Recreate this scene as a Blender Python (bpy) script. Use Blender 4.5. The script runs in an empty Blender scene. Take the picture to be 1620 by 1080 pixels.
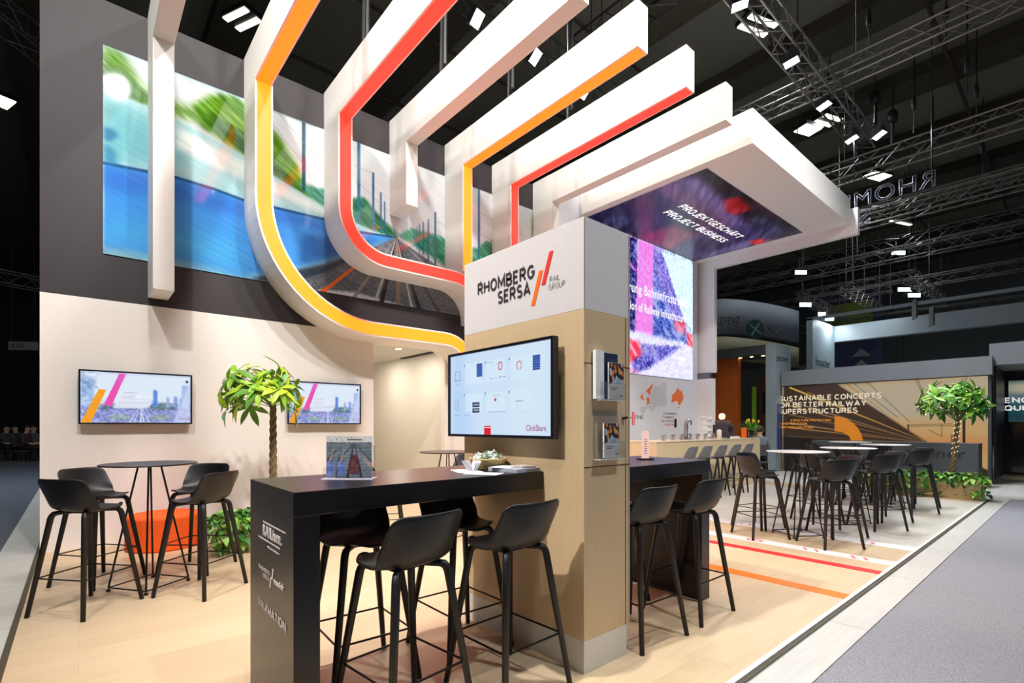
import bpy, bmesh, math, random
import numpy as np
from mathutils import Vector, Matrix, noise
R = math.radians
sc = bpy.context.scene
# ---------------------------------------------------------------- camera, world, exposure
FPX, HORY, CAMZ = 792.3, 672.0, 1.365
YAW = math.atan2(1725 - 810, FPX)
cam_d = bpy.data.cameras.new('camera'); cam = bpy.data.objects.new('camera', cam_d)
sc.collection.objects.link(cam); sc.camera = cam
cam.location = (0, 0, CAMZ); cam.rotation_euler = (R(90), 0, YAW - R(90))
cam_d.sensor_width = 36; cam_d.lens = FPX / 1620 * 36; cam_d.shift_y = (HORY - 540) / 1620
cam_d.clip_end = 200; cam_d.clip_start = .05
world = bpy.data.worlds.new('world'); sc.world = world; world.use_nodes = True
world.node_tree.nodes['Background'].inputs[0].default_value = (.75, .85, 1, 1)
world.node_tree.nodes['Background'].inputs[1].default_value = .19
sc.view_settings.view_transform = 'Standard'; sc.view_settings.look = 'None'
sc.view_settings.exposure = 0.0; sc.view_settings.gamma = 1
sc.view_settings.use_curve_mapping = False
sc.cycles.max_bounces = 6; sc.cycles.diffuse_bounces = 4; sc.cycles.glossy_bounces = 3
sc.cycles.transmission_bounces = 4; sc.cycles.sample_clamp_indirect = 4
sc.cycles.use_denoising = True
WARM = (1.0, .945, .875); COOL = (.86, .93, 1.0); NEU = (1, .975, .94)
# flood lamps on the rigging over the stand, plus unseen ones added for brightness: x, y, z, aim x, y, z, watts, colour
FLOODS = [
 (-1.6, 1.6, 8.5, 0.3, 7.3, 2.2, 480, NEU), (0.6, 1.2, 8.5, 1.2, 7.3, 2.4, 450, NEU), (2.7, 1.2, 8.5, 3.0, 7.0, 2.2, 430, NEU),
 (4.8, 1.2, 8.5, 5.2, 5.6, 1.0, 280, WARM), (7.0, .9, 8.5, 7.4, 3.4, 0.0, 260, (1, .95, .9)),
 (8.5, 3.9, 8.5, 9.3, 2.6, 0.0, 460, (1, .98, .95)), (10.6, 3.85, 8.5, 10.8, 2.4, 0.0, 560, COOL),
 (12.6, 3.9, 8.5, 12.4, 2.0, 0.0, 460, COOL), (14.6, 3.9, 8.5, 14.5, 1.5, 0.0, 260, COOL), (14.9, 3.4, 8.5, 14.2, .5, 0.0, 260, COOL),
 (5.3, 7.06, 8.5, 5.6, 4.4, 5.6, 170, WARM), (6.7, 7.05, 8.5, 7.2, 4.4, 5.6, 170, WARM), (8.2, 7.1, 8.5, 8.4, 4.4, 5.6, 150, WARM),
 (0.4, 4.2, 8.9, 2.0, 5.4, 5.6, 260, WARM), (2.6, 3.2, 8.9, 4.6, 5.0, 5.6, 260, WARM), (-2.6, 5.2, 8.6, 1.2, 6.0, 5.0, 150, WARM),
 (3.0, -2.8, 8.5, 2.5, 1.8, 1.5, 520, COOL, 42), (8.0, -1.8, 8.5, 9.6, 6.0, 2.6, 760, (1, .98, .97), 70),  # second one: unseen flood added to light the screen wall below the canopy
 (-3.2, 15.0, 8.0, -3.4, 15.5, 0.0, 900, (.7, .85, 1.0)),  # unseen flood added to brighten the carpet left of the stand
 (-3.4, 2.6, 8.5, 2.0, 2.6, 1.4, 1350, (1, .97, .95), 44),  # unseen flood added because the column's left face was too dark
]
# ---------------------------------------------------------------- helpers
def P(px, py, X=None, Y=None, Z=None):
    """world point seen at a photo pixel on the plane X=, Y= or Z="""
    r = (px - 810) / FPX
    v = (math.cos(YAW) + r * math.sin(YAW), math.sin(YAW) - r * math.cos(YAW), (HORY - py) / FPX)
    t = X / v[0] if X is not None else (Y / v[1] if Y is not None else (Z - CAMZ) / v[2])
    return Vector((v[0] * t, v[1] * t, CAMZ + v[2] * t))
def D(px, py, d):
    r = (px - 810) / FPX
    return Vector((d * (math.cos(YAW) + r * math.sin(YAW)), d * (math.sin(YAW) - r * math.cos(YAW)), CAMZ + d * (HORY - py) / FPX))
def lin(c):
    c = c / 255.0
    return c / 12.92 if c <= .04045 else ((c + .055) / 1.055) ** 2.4
def rgb(r, g, b): return (lin(r), lin(g), lin(b), 1)
_m = {}
def mat(name, col, rough=.5, metal=0, emit=0, noise_amt=0, noise_scale=20, bump=0, alpha=None, coat=0, stretch=None):
    if name in _m: return _m[name]
    m = bpy.data.materials.new(name); m.use_nodes = True; nt = m.node_tree; b = nt.nodes['Principled BSDF']
    c = rgb(*col)
    b.inputs['Base Color'].default_value = c; b.inputs['Roughness'].default_value = rough; b.inputs['Metallic'].default_value = metal
    b.inputs['Coat Weight'].default_value = coat
    if emit:
        c = tuple(x * .2 for x in c[:3]) + (1,)
        b.inputs['Emission Color'].default_value = rgb(*col); b.inputs['Emission Strength'].default_value = emit
    if alpha is not None: b.inputs['Alpha'].default_value = alpha
    tc = nt.nodes.new('ShaderNodeTexCoord'); mp = nt.nodes.new('ShaderNodeMapping'); nz = nt.nodes.new('ShaderNodeTexNoise')
    nt.links.new(tc.outputs['Object'], mp.inputs[0]); nt.links.new(mp.outputs[0], nz.inputs['Vector'])
    nz.inputs['Scale'].default_value = noise_scale; nz.inputs['Detail'].default_value = 4
    if stretch: mp.inputs['Scale'].default_value = stretch
    amt = noise_amt or .03
    mx = nt.nodes.new('ShaderNodeMix'); mx.data_type = 'RGBA'
    mx.inputs[6].default_value = tuple(x * (1 - amt) for x in c[:3]) + (1,); mx.inputs[7].default_value = tuple(min(1, x * (1 + amt)) for x in c[:3]) + (1,)
    nt.links.new(nz.outputs[0], mx.inputs[0]); nt.links.new(mx.outputs[2], b.inputs['Base Color'])
    if bump:
        bp = nt.nodes.new('ShaderNodeBump'); bp.inputs['Strength'].default_value = bump; bp.inputs['Distance'].default_value = .01
        nt.links.new(nz.outputs[0], bp.inputs['Height']); nt.links.new(bp.outputs[0], b.inputs['Normal'])
    _m[name] = m; return m
def planks(name, a, b_, scale_len=1.3, width=.16, mortar=(120, 100, 75), rough=.45, grain=True, rot=0, msize=.0015):
    if name in _m: return _m[name]
    m = bpy.data.materials.new(name); m.use_nodes = True; nt = m.node_tree; b = nt.nodes['Principled BSDF']
    tc = nt.nodes.new('ShaderNodeTexCoord'); mp = nt.nodes.new('ShaderNodeMapping'); mp.inputs['Rotation'].default_value = (0, 0, rot)
    br = nt.nodes.new('ShaderNodeTexBrick'); br.inputs['Scale'].default_value = 1
    br.inputs['Brick Width'].default_value = scale_len; br.inputs['Row Height'].default_value = width; br.inputs['Mortar Size'].default_value = msize
    br.inputs['Mortar Smooth'].default_value = .3
    br.inputs['Color1'].default_value = rgb(*a); br.inputs['Color2'].default_value = rgb(*b_); br.inputs['Mortar'].default_value = rgb(*mortar)
    nt.links.new(tc.outputs['Object'], mp.inputs[0]); nt.links.new(mp.outputs[0], br.inputs['Vector'])
    mp2 = nt.nodes.new('ShaderNodeMapping'); mp2.inputs['Scale'].default_value = (1.2, 16, 8); nz = nt.nodes.new('ShaderNodeTexNoise')
    nz.inputs['Scale'].default_value = 2.2; nz.inputs['Detail'].default_value = 6
    nt.links.new(mp.outputs[0], mp2.inputs[0]); nt.links.new(mp2.outputs[0], nz.inputs['Vector'])
    rp = nt.nodes.new('ShaderNodeMapRange'); rp.inputs[3].default_value = .80; rp.inputs[4].default_value = 1.16
    nt.links.new(nz.outputs[0], rp.inputs[0])
    mx = nt.nodes.new('ShaderNodeMix'); mx.data_type = 'RGBA'; mx.blend_type = 'MULTIPLY'; mx.inputs[0].default_value = .8 if grain else .3
    nt.links.new(br.outputs['Color'], mx.inputs[6]); nt.links.new(rp.outputs[0], mx.inputs[7]); nt.links.new(mx.outputs[2], b.inputs['Base Color'])
    b.inputs['Roughness'].default_value = rough; _m[name] = m; return m
def speckle(name, a, b_, scale=350, rough=.95):
    if name in _m: return _m[name]
    m = bpy.data.materials.new(name); m.use_nodes = True; nt = m.node_tree; b = nt.nodes['Principled BSDF']
    tc = nt.nodes.new('ShaderNodeTexCoord'); nz = nt.nodes.new('ShaderNodeTexNoise'); nz.inputs['Scale'].default_value = scale; nz.inputs['Detail'].default_value = 2
    cr = nt.nodes.new('ShaderNodeValToRGB'); cr.color_ramp.elements[0].position = .35; cr.color_ramp.elements[1].position = .65
    cr.color_ramp.elements[0].color = rgb(*a); cr.color_ramp.elements[1].color = rgb(*b_)
    nt.links.new(tc.outputs['Object'], nz.inputs['Vector']); nt.links.new(nz.outputs[0], cr.inputs[0]); nt.links.new(cr.outputs[0], b.inputs['Base Color'])
    b.inputs['Roughness'].default_value = rough; _m[name] = m; return m
def glassy(name, tint=(1, 1, 1), alpha=.25):
    if name in _m: return _m[name]
    m = bpy.data.materials.new(name); m.use_nodes = True; nt = m.node_tree
    for n in list(nt.nodes): nt.nodes.remove(n)
    o = nt.nodes.new('ShaderNodeOutputMaterial'); mixs = nt.nodes.new('ShaderNodeMixShader'); t = nt.nodes.new('ShaderNodeBsdfTransparent'); g = nt.nodes.new('ShaderNodeBsdfGlossy')
    g.inputs['Roughness'].default_value = .05; g.inputs['Color'].default_value = (*tint, 1); t.inputs['Color'].default_value = (*[.9 * x for x in tint], 1)
    f = nt.nodes.new('ShaderNodeLayerWeight'); f.inputs[0].default_value = alpha
    nt.links.new(f.outputs['Facing'], mixs.inputs[0]); nt.links.new(t.outputs[0], mixs.inputs[1]); nt.links.new(g.outputs[0], mixs.inputs[2]); nt.links.new(mixs.outputs[0], o.inputs[0])
    _m[name] = m; return m
def picmat(name, emit=0, rough=.4, dim=1.0):
    if name in _m: return _m[name]
    m = bpy.data.materials.new(name); m.use_nodes = True; nt = m.node_tree; b = nt.nodes['Principled BSDF']
    a = nt.nodes.new('ShaderNodeAttribute'); a.attribute_name = 'Col'
    if emit:
        b.inputs['Base Color'].default_value = (.01, .01, .01, 1)
        nt.links.new(a.outputs['Color'], b.inputs['Emission Color']); b.inputs['Emission Strength'].default_value = emit
    else: nt.links.new(a.outputs['Color'], b.inputs['Base Color'])
    b.inputs['Roughness'].default_value = rough; _m[name] = m; return m
# --- mesh building
def box(bm, x0, x1, y0, y1, z0, z1):
    r = bmesh.ops.create_cube(bm, size=1); M = Matrix.Translation(((x0 + x1) / 2, (y0 + y1) / 2, (z0 + z1) / 2)) @ Matrix.Diagonal((abs(x1 - x0), abs(y1 - y0), abs(z1 - z0), 1))
    bmesh.ops.transform(bm, matrix=M, verts=r['verts']); return r['verts']
def rbox(bm, c, size, M3):
    r = bmesh.ops.create_cube(bm, size=1); M = Matrix.Translation(c) @ M3.to_4x4() @ Matrix.Diagonal((*size, 1))
    bmesh.ops.transform(bm, matrix=M, verts=r['verts']); return r['verts']
def tube(bm, pts, rad, seg=8, cap=True, flat=1.0):
    pts = [Vector(p) for p in pts]; n = len(pts); rads = rad if isinstance(rad, (list, tuple)) else [rad] * n
    rings = []; up = None
    for i, p in enumerate(pts):
        t = (pts[min(i + 1, n - 1)] - pts[max(i - 1, 0)]).normalized()
        if up is None:
            up = Vector((0, 0, 1)) if abs(t.z) < .9 else Vector((1, 0, 0))
        s = t.cross(up).normalized(); up = s.cross(t).normalized()
        rings.append([bm.verts.new(p + rads[i] * (math.cos(2 * math.pi * k / seg) * s + flat * math.sin(2 * math.pi * k / seg) * up)) for k in range(seg)])
    for a, b in zip(rings, rings[1:]):
        for k in range(seg): bm.faces.new((a[k], a[(k + 1) % seg], b[(k + 1) % seg], b[k]))
    if cap:
        bm.faces.new(rings[0][::-1]); bm.faces.new(rings[-1])
def lathe(bm, prof, seg=32, c=(0, 0, 0)):
    rings = []
    for r, z in prof:
        if r < 1e-5: rings.append([bm.verts.new((c[0], c[1], c[2] + z))])
        else: rings.append([bm.verts.new((c[0] + r * math.cos(2 * math.pi * k / seg), c[1] + r * math.sin(2 * math.pi * k / seg), c[2] + z)) for k in range(seg)])
    for a, b in zip(rings, rings[1:]):
        for k in range(seg):
            k2 = (k + 1) % seg
            if len(a) == 1 and len(b) == 1: continue
            if len(a) == 1: bm.faces.new((a[0], b[k2], b[k]))
            elif len(b) == 1: bm.faces.new((a[k], a[k2], b[0]))
            else: bm.faces.new((a[k], a[k2], b[k2], b[k]))
def prism_y(bm, xz, y0, y1):
    a = [bm.verts.new((x, y0, z)) for x, z in xz]; b = [bm.verts.new((x, y1, z)) for x, z in xz]; n = len(xz)
    bm.faces.new(a); bm.faces.new(b[::-1])
    for i in range(n): bm.faces.new((a[i], b[i], b[(i + 1) % n], a[(i + 1) % n]))
def ribbon_y(bm, outer, inner, y0, y1):
    """solid band following two matched polylines in the xz plane, from y0 to y1"""
    def V(p, y): return bm.verts.new((p[0], y, p[1]))
    o0 = [V(p, y0) for p in outer]; i0 = [V(p, y0) for p in inner]; o1 = [V(p, y1) for p in outer]; i1 = [V(p, y1) for p in inner]
    for k in range(len(outer) - 1):
        bm.faces.new((o0[k], o0[k + 1], i0[k + 1], i0[k])); bm.faces.new((o1[k], i1[k], i1[k + 1], o1[k + 1]))
        bm.faces.new((o0[k], o1[k], o1[k + 1], o0[k + 1])); bm.faces.new((i0[k], i0[k + 1], i1[k + 1], i1[k]))
    bm.faces.new((o0[0], i0[0], i1[0], o1[0])); bm.faces.new((o0[-1], o1[-1], i1[-1], i0[-1]))
def obj(name, bm, m, parent=None, smooth=False, bevel=0, at=None):
    me = bpy.data.meshes.new(name)
    if isinstance(bm, bmesh.types.BMesh):
        bmesh.ops.recalc_face_normals(bm, faces=bm.faces); bm.to_mesh(me); bm.free()
    else: me = bm
    o = bpy.data.objects.new(name, me); sc.collection.objects.link(o)
    if m is not None:
        for mm in (m if isinstance(m, list) else [m]): me.materials.append(mm)
    if smooth:
        for p in me.polygons: p.use_smooth = True
    if parent:
        o.parent = parent
    if at is not None: o.location = at
    if bevel:
        b = o.modifiers.new('bevel', 'BEVEL'); b.width = bevel; b.segments = 2; b.limit_method = 'ANGLE'
    return o
def B(*boxes):
    bm = bmesh.new()
    for b in boxes: box(bm, *b)
    return bm
def struct(name, bm, m, **k):
    o = obj(name, bm, m, **k); o['kind'] = 'structure'; return o
def thing(name, label, cat, loc=(0, 0, 0), rz=0, group=None):
    o = bpy.data.objects.new(name, None); sc.collection.objects.link(o); o.empty_display_size = .1
    o.location = loc; o.rotation_euler = (0, 0, rz); o['label'] = label; o['category'] = cat
    if group: o['group'] = group
    return o
def tag(o, label, cat, group=None, kind=None):
    o['label'] = label; o['category'] = cat
    if group: o['group'] = group
    if kind: o['kind'] = kind
    return o
def dup(root, loc, rz, label, group=None):
    r = root.copy(); sc.collection.objects.link(r); r.location = loc; r.rotation_euler = (0, 0, rz); r['label'] = label
    if group: r['group'] = group
    for ch in list(root.children):
        c = ch.copy(); sc.collection.objects.link(c); c.parent = r
        for g in list(ch.children):
            d = g.copy(); sc.collection.objects.link(d); d.parent = c
    return r
def cap_ratio():
    cu = bpy.data.curves.new('probe', 'FONT'); cu.body = 'H'; cu.size = 1; t = bpy.data.objects.new('probe', cu); sc.collection.objects.link(t); bpy.context.view_layer.update()
    me = bpy.data.meshes.new_from_object(t.evaluated_get(bpy.context.evaluated_depsgraph_get())); h = max(v.co.y for v in me.vertices); bpy.data.objects.remove(t); bpy.data.curves.remove(cu); bpy.data.meshes.remove(me); return h
CAPR = cap_ratio()
def _arc(cx, cy, rx, ry, a0, a1, n=8): return [(cx + rx * math.cos(R(a0 + (a1 - a0) * i / n)), cy + ry * math.sin(R(a0 + (a1 - a0) * i / n))) for i in range(n + 1)]
GLYPH = {  # centre lines of plain sans capitals: width, strokes
 'A': (.70, [[(0, 0), (.35, 1), (.70, 0)], [(.13, .3), (.57, .3)]]), 'B': (.58, [[(0, 0), (0, 1), (.34, 1)] + _arc(.34, .76, .22, .24, 90, -90) + [(0, .52)], [(0, .52), (.36, .52)] + _arc(.34, .26, .25, .26, 90, -90) + [(0, 0)]]),
 'C': (.64, [_arc(.34, .5, .34, .5, 45, 315, 16)]), 'D': (.62, [[(0, 0), (0, 1), (.28, 1)] + _arc(.28, .5, .34, .5, 90, -90, 12) + [(0, 0)]]), 'E': (.50, [[(.50, 1), (0, 1), (0, 0), (.50, 0)], [(0, .52), (.44, .52)]]),
 'F': (.48, [[(.48, 1), (0, 1), (0, 0)], [(0, .50), (.42, .50)]]), 'G': (.66, [_arc(.34, .5, .34, .5, 45, 340, 16) + [(.66, .46), (.38, .46)]]), 'H': (.60, [[(0, 0), (0, 1)], [(.60, 0), (.60, 1)], [(0, .52), (.60, .52)]]),
 'I': (.0, [[(0, 0), (0, 1)]]), 'J': (.42, [[(.42, 1), (.42, .28)] + _arc(.20, .26, .22, .26, 0, -160)]), 'K': (.58, [[(0, 0), (0, 1)], [(.56, 1), (.04, .46)], [(.20, .60), (.58, 0)]]), 'L': (.46, [[(0, 1), (0, 0), (.46, 0)]]),
 'M': (.76, [[(0, 0), (0, 1), (.38, .25), (.76, 1), (.76, 0)]]), 'N': (.62, [[(0, 0), (0, 1), (.62, 0), (.62, 1)]]), 'O': (.70, [_arc(.35, .5, .35, .5, 0, 360, 22)]), 'P': (.56, [[(0, 0), (0, 1), (.30, 1)] + _arc(.30, .73, .26, .27, 90, -90) + [(0, .46)]]),
 'Q': (.70, [_arc(.35, .5, .35, .5, 0, 360, 22), [(.42, .24), (.70, -.06)]]), 'R': (.60, [[(0, 0), (0, 1), (.32, 1)] + _arc(.32, .74, .25, .26, 90, -90) + [(0, .48)], [(.30, .48), (.60, 0)]]),
 'S': (.54, [_arc(.27, .75, .25, .25, 35, 240, 10) + [(.35, .48)] + _arc(.27, .25, .27, .25, 60, -150, 10)]), 'T': (.58, [[(0, 1), (.58, 1)], [(.29, 1), (.29, 0)]]), 'U': (.60, [[(0, 1), (0, .30)] + _arc(.30, .30, .30, .30, 180, 360, 12) + [(.60, 1)]]),
 'V': (.66, [[(0, 1), (.33, 0), (.66, 1)]]), 'W': (.96, [[(0, 1), (.24, 0), (.48, .85), (.72, 0), (.96, 1)]]), 'X': (.60, [[(0, 0), (.60, 1)], [(0, 1), (.60, 0)]]), 'Y': (.60, [[(0, 1), (.30, .48), (.60, 1)], [(.30, .48), (.30, 0)]]), 'Z': (.56, [[(0, 1), (.56, 1), (0, 0), (.56, 0)]]),
 'Ä': (.70, [[(0, 0), (.35, 1), (.70, 0)], [(.13, .3), (.57, .3)], [(.14, 1.18), (.26, 1.18)], [(.44, 1.18), (.56, 1.18)]]), '0': (.56, [_arc(.28, .5, .28, .5, 0, 360, 20)]), '1': (.24, [[(0, .78), (.24, 1), (.24, 0)]]),
 '2': (.52, [_arc(.26, .74, .26, .26, 165, -30, 9) + [(0, 0), (.54, 0)]]), '3': (.52, [_arc(.25, .75, .24, .25, 150, -90, 9), _arc(.25, .26, .27, .26, 90, -150, 9)]), '4': (.58, [[(.42, 0), (.42, 1), (0, .26), (.58, .26)]]),
 '6': (.54, [[(.44, 1), (.06, .5)] + _arc(.27, .29, .27, .29, 130, -230, 18)]), '7': (.52, [[(0, 1), (.52, 1), (.16, 0)]])}
def stroke_text(name, s, height, loc, rot, m, parent, width, th, align='LEFT', shear=0):
    bm = bmesh.new(); x = 0; h = height; k = h * (1 - th)
    for ch in s:
        if ch not in GLYPH: x += .34 * h; continue
        w, strokes = GLYPH[ch]
        for st in strokes:
            P_ = [Vector((x + h * th / 2 + p[0] * h, h * th / 2 + p[1] * k, 0)) for p in st]; closed = (P_[0] - P_[-1]).length < 1e-4
            if closed: P_ = P_[:-1]
            n = len(P_); L = []; Rr = []
            for i in range(n):
                a = P_[i - 1] if (i > 0 or closed) else None; b = P_[(i + 1) % n] if (i < n - 1 or closed) else None
                d1 = (P_[i] - a).normalized() if a is not None else None; d2 = (b - P_[i]).normalized() if b is not None else None
                d = ((d1 or d2) + (d2 or d1)); d = d.normalized() if d.length > 1e-3 else d1
                nn = Vector((-d.y, d.x, 0)); c = max(.35, abs(nn.dot(Vector((-(d1 or d2).y, (d1 or d2).x, 0))))); e = P_[i].copy()
                if a is None and abs(d.y) < .9 and abs(d.x) < .9: pass
                L.append(bm.verts.new(e + nn * h * th / 2 / c)); Rr.append(bm.verts.new(e - nn * h * th / 2 / c))
            for i in range(n if closed else n - 1):
                j = (i + 1) % n; bm.faces.new((L[i], L[j], Rr[j], Rr[i]))
            if not closed:      # square ends on stems
                pass
        x += (w + th) * h + .11 * h
    W_ = x - .11 * h; kx = (width / W_) if width else 1
    for v in bm.verts: v.co.x = v.co.x * kx + shear * v.co.y
    for f in bm.faces:
        if f.normal.z < 0: f.normal_flip()
    me = bpy.data.meshes.new(name); bm.to_mesh(me); bm.free(); me.materials.append(m)
    o = bpy.data.objects.new(name, me); sc.collection.objects.link(o); o.location = loc; o.rotation_euler = rot
    if parent: o.parent = parent
    return o
def text(name, s, height, loc, rot, m, parent=None, width=None, bold=0, extrude=.001, align='LEFT', outline=0, spacing=1.09, shear=0, line=1.0):
    if s == s.upper() and not outline:
        return stroke_text(name, s, height, loc, rot, m, parent, width, .19 if bold > .0005 else .10, shear=shear)
    cu = bpy.data.curves.new(name, 'FONT'); cu.body = s; cu.size = height / .73; cu.align_x = align; cu.offset = bold; cu.shear = shear
    cu.space_character = spacing; cu.space_line = line; cu.resolution_u = 3
    if outline: cu.fill_mode = 'NONE'; cu.bevel_depth = outline; cu.bevel_resolution = 0
    else: cu.extrude = extrude
    t = bpy.data.objects.new(name, cu); sc.collection.objects.link(t)
    bpy.context.view_layer.update()
    me = bpy.data.meshes.new_from_object(t.evaluated_get(bpy.context.evaluated_depsgraph_get()))
    cu_size = cu.size; bpy.data.objects.remove(t); bpy.data.curves.remove(cu)
    if width:
        xs = [v.co.x for v in me.vertices]; w = max(xs) - min(xs)
        k = width / w
        for v in me.vertices: v.co.x *= k
    if not outline or True:
        k = height / (cu_size * CAPR)
        if abs(k - 1) > .01:
            for v in me.vertices: v.co.y *= k
    me.materials.clear()
    me.name = name; o = bpy.data.objects.new(name, me); sc.collection.objects.link(o); me.materials.append(m)
    o.location = loc; o.rotation_euler = rot
    if parent: o.parent = parent
    return o
FACE_NY = (R(90), 0, 0)            # reads from -Y
FACE_NX = (R(90), 0, R(-90))       # reads from -X
# --- small painter for pictures, screens and printed panels (colour per vertex of a fine grid)
class Canvas:
    def __init__(s, u0, u1, v0, v1, nu, nv, base=(255, 255, 255)):
        s.u0, s.u1, s.v0, s.v1, s.nu, s.nv = u0, u1, v0, v1, nu, nv
        s.U, s.V = np.meshgrid(np.linspace(u0, u1, nu), np.linspace(v0, v1, nv))
        s.C = np.ones((nv, nu, 3)) * np.array(base, float); s.rng = np.random.RandomState(7)
    def blend(s, mask, col, a=1):
        mk = (mask * a)[..., None]; s.C = s.C * (1 - mk) + np.array(col, float) * mk
    def inside(s, pts):
        ins = np.zeros(s.U.shape, bool); n = len(pts)
        for i in range(n):
            x1, y1 = pts[i]; x2, y2 = pts[(i + 1) % n]
            if y1 == y2: continue
            c = ((y1 > s.V) != (y2 > s.V)) & (s.U < (x2 - x1) * (s.V - y1) / (y2 - y1) + x1); ins ^= c
        return ins.astype(float)
    def blur(s, m, k):
        for ax in (0, 1):
            for _ in range(2):
                acc = np.zeros_like(m)
                for d in range(-k, k + 1): acc += np.roll(m, d, ax)
                m = acc / (2 * k + 1)
        return m
    def poly(s, pts, col, a=1, soft=0):
        m = s.inside([(p[0], p[1]) for p in pts])
        if soft: m = s.blur(m, soft)
        s.blend(m, col, a)
    def line(s, p, q, w, col, a=1, w2=None):
        p = np.array(p[:2], float); q = np.array(q[:2], float); d = q - p; L = max(np.dot(d, d), 1e-9)
        t = np.clip(((s.U - p[0]) * d[0] + (s.V - p[1]) * d[1]) / L, 0, 1)
        dist = np.hypot(s.U - p[0] - t * d[0], s.V - p[1] - t * d[1]); ww = w + ((w2 if w2 is not None else w) - w) * t
        s.blend(np.clip((ww / 2 - dist) / ((s.u1 - s.u0) / s.nu) + .5, 0, 1), col, a)
    def ellipse(s, c, rx, ry, col, a=1, ring=0):
        d = np.hypot((s.U - c[0]) / rx, (s.V - c[1]) / ry)
        m = (d < 1).astype(float)
        if ring: m *= (d > 1 - ring)
        s.blend(m, col, a)
    def noise(s, su, sv, amt, ang=0, seed=1, mask=None, col=None):
        rs = np.random.RandomState(seed); ca, sa = math.cos(ang), math.sin(ang)
        a = (s.U * ca + s.V * sa) / su; b = (-s.U * sa + s.V * ca) / sv
        a -= a.min(); b -= b.min(); G = rs.rand(int(a.max()) + 3, int(b.max()) + 3)
        i = a.astype(int); j = b.astype(int); fa = a - i; fb = b - j; fa = fa * fa * (3 - 2 * fa); fb = fb * fb * (3 - 2 * fb)
        N = G[i, j] * (1 - fa) * (1 - fb) + G[i + 1, j] * fa * (1 - fb) + G[i, j + 1] * (1 - fa) * fb + G[i + 1, j + 1] * fa * fb
        if mask is None: mask = 1
        if col is not None: s.blend(np.clip((N - .5) * 3, 0, 1) * mask, col, amt)
        else: s.C = np.clip(s.C + ((N - .5) * 2 * amt * mask)[..., None], 0, 255)
        return N
    def mesh(s, name, fn, m, parent=None):
        """fn(u, v) -> xyz arrays"""
        X, Y, Z = fn(s.U, s.V); co = np.stack([X + 0 * s.U, Y + 0 * s.U, Z + 0 * s.U], -1).reshape(-1, 3)
        idx = np.arange(s.nu * s.nv).reshape(s.nv, s.nu)
        q = np.stack([idx[:-1, :-1], idx[:-1, 1:], idx[1:, 1:], idx[1:, :-1]], -1).reshape(-1, 4)
        me = bpy.data.meshes.new(name); me.vertices.add(len(co)); me.vertices.foreach_set('co', co.ravel())
        me.loops.add(q.size); me.loops.foreach_set('vertex_index', q.ravel()); me.polygons.add(len(q))
        me.polygons.foreach_set('loop_start', np.arange(0, q.size, 4)); me.polygons.foreach_set('loop_total', np.full(len(q), 4)); me.update(calc_edges=True)
        at = me.color_attributes.new('Col', 'FLOAT_COLOR', 'POINT'); c = np.clip(s.C / 255, 0, 1); c = np.where(c <= .04045, c / 12.92, ((c + .055) / 1.055) ** 2.4)
        c4 = np.concatenate([c.reshape(-1, 3), np.ones((len(co), 1))], 1); at.data.foreach_set('color', c4.astype(np.float32).ravel())
        return obj(name, me, m, parent)
# ---------------------------------------------------------------- materials
WOODF = planks('oak floor', (207, 184, 150), (200, 176, 141), 1.4, .19, (184, 158, 124), .4)
PALEF = planks('pale plank floor', (214, 210, 200), (206, 202, 192), 1.4, .19, (180, 176, 168), .3)
TILE = planks('pale concrete tiles', (196, 194, 187), (188, 186, 179), 1.6, 1.2, (130, 128, 120), .5, msize=.004)
CARPET = speckle('grey flecked carpet', (112, 112, 118), (156, 156, 162), 160)
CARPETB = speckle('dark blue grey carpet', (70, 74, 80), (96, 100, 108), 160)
CREAM = mat('cream wall', (236, 229, 222), .7)
WHITE = mat('white matt panel', (240, 238, 234), .55)
WHITE2 = mat('white header panel', (214, 208, 206), .45)
DARKW = mat('anthracite wall', (44, 38, 41), .6)
BLACK = mat('black table laminate', (20, 17, 19), .30)
BLACKM = mat('matt black', (16, 15, 16), .5)
STOOLM = mat('black stool shell', (17, 16, 18), .42)
LEGM = mat('black stained ash', (20, 17, 18), .5, noise_amt=.3, stretch=(6, 6, .6))
RODM = mat('black metal rod', (14, 13, 14), .35, metal=.3)
GREYST = mat('grey stool shell', (112, 114, 120), .5)
OAK = mat('oak veneer', (206, 178, 138), .5, noise_amt=.10, noise_scale=7, stretch=(9, 9, .35))
OAKL = mat('light oak veneer', (216, 196, 158), .5, noise_amt=.07, noise_scale=7, stretch=(9, 9, .35))
PLYB = mat('planter plywood', (222, 196, 150), .6, noise_amt=.08, stretch=(1, 6, 6))
ORG = mat('orange', (255, 106, 10), .6); RED = mat('red', (226, 40, 40), .6)
ORGE = mat('lit orange diffuser', (255, 150, 28), .5, emit=1.0); REDE = mat('lit red diffuser', (252, 62, 44), .5, emit=1.0)
def strong(m, c): m.node_tree.nodes['Principled BSDF'].inputs['Emission Color'].default_value = (*c, 1)
strong(ORGE, (5.0, .30, .008)); strong(REDE, (6.0, .065, .035))
YELE = mat('lit amber diffuser', (255, 176, 36), .5, emit=1.0); strong(YELE, (8.0, .48, .02))
TXTD = mat('dark grey lettering', (52, 46, 48), .6); TXTW = mat('white lettering', (240, 238, 236), .6); TXTG = mat('pale grey lettering', (128, 124, 124), .6)
STEEL = mat('brushed steel', (170, 172, 175), .3, metal=.9)
HALLD = mat('hall dark cladding', (52, 54, 54), .9); TRUSS = mat('truss aluminium', (120, 116, 112), .45, metal=.6); TRUSSB = mat('black truss', (24, 24, 28), .5)
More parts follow.
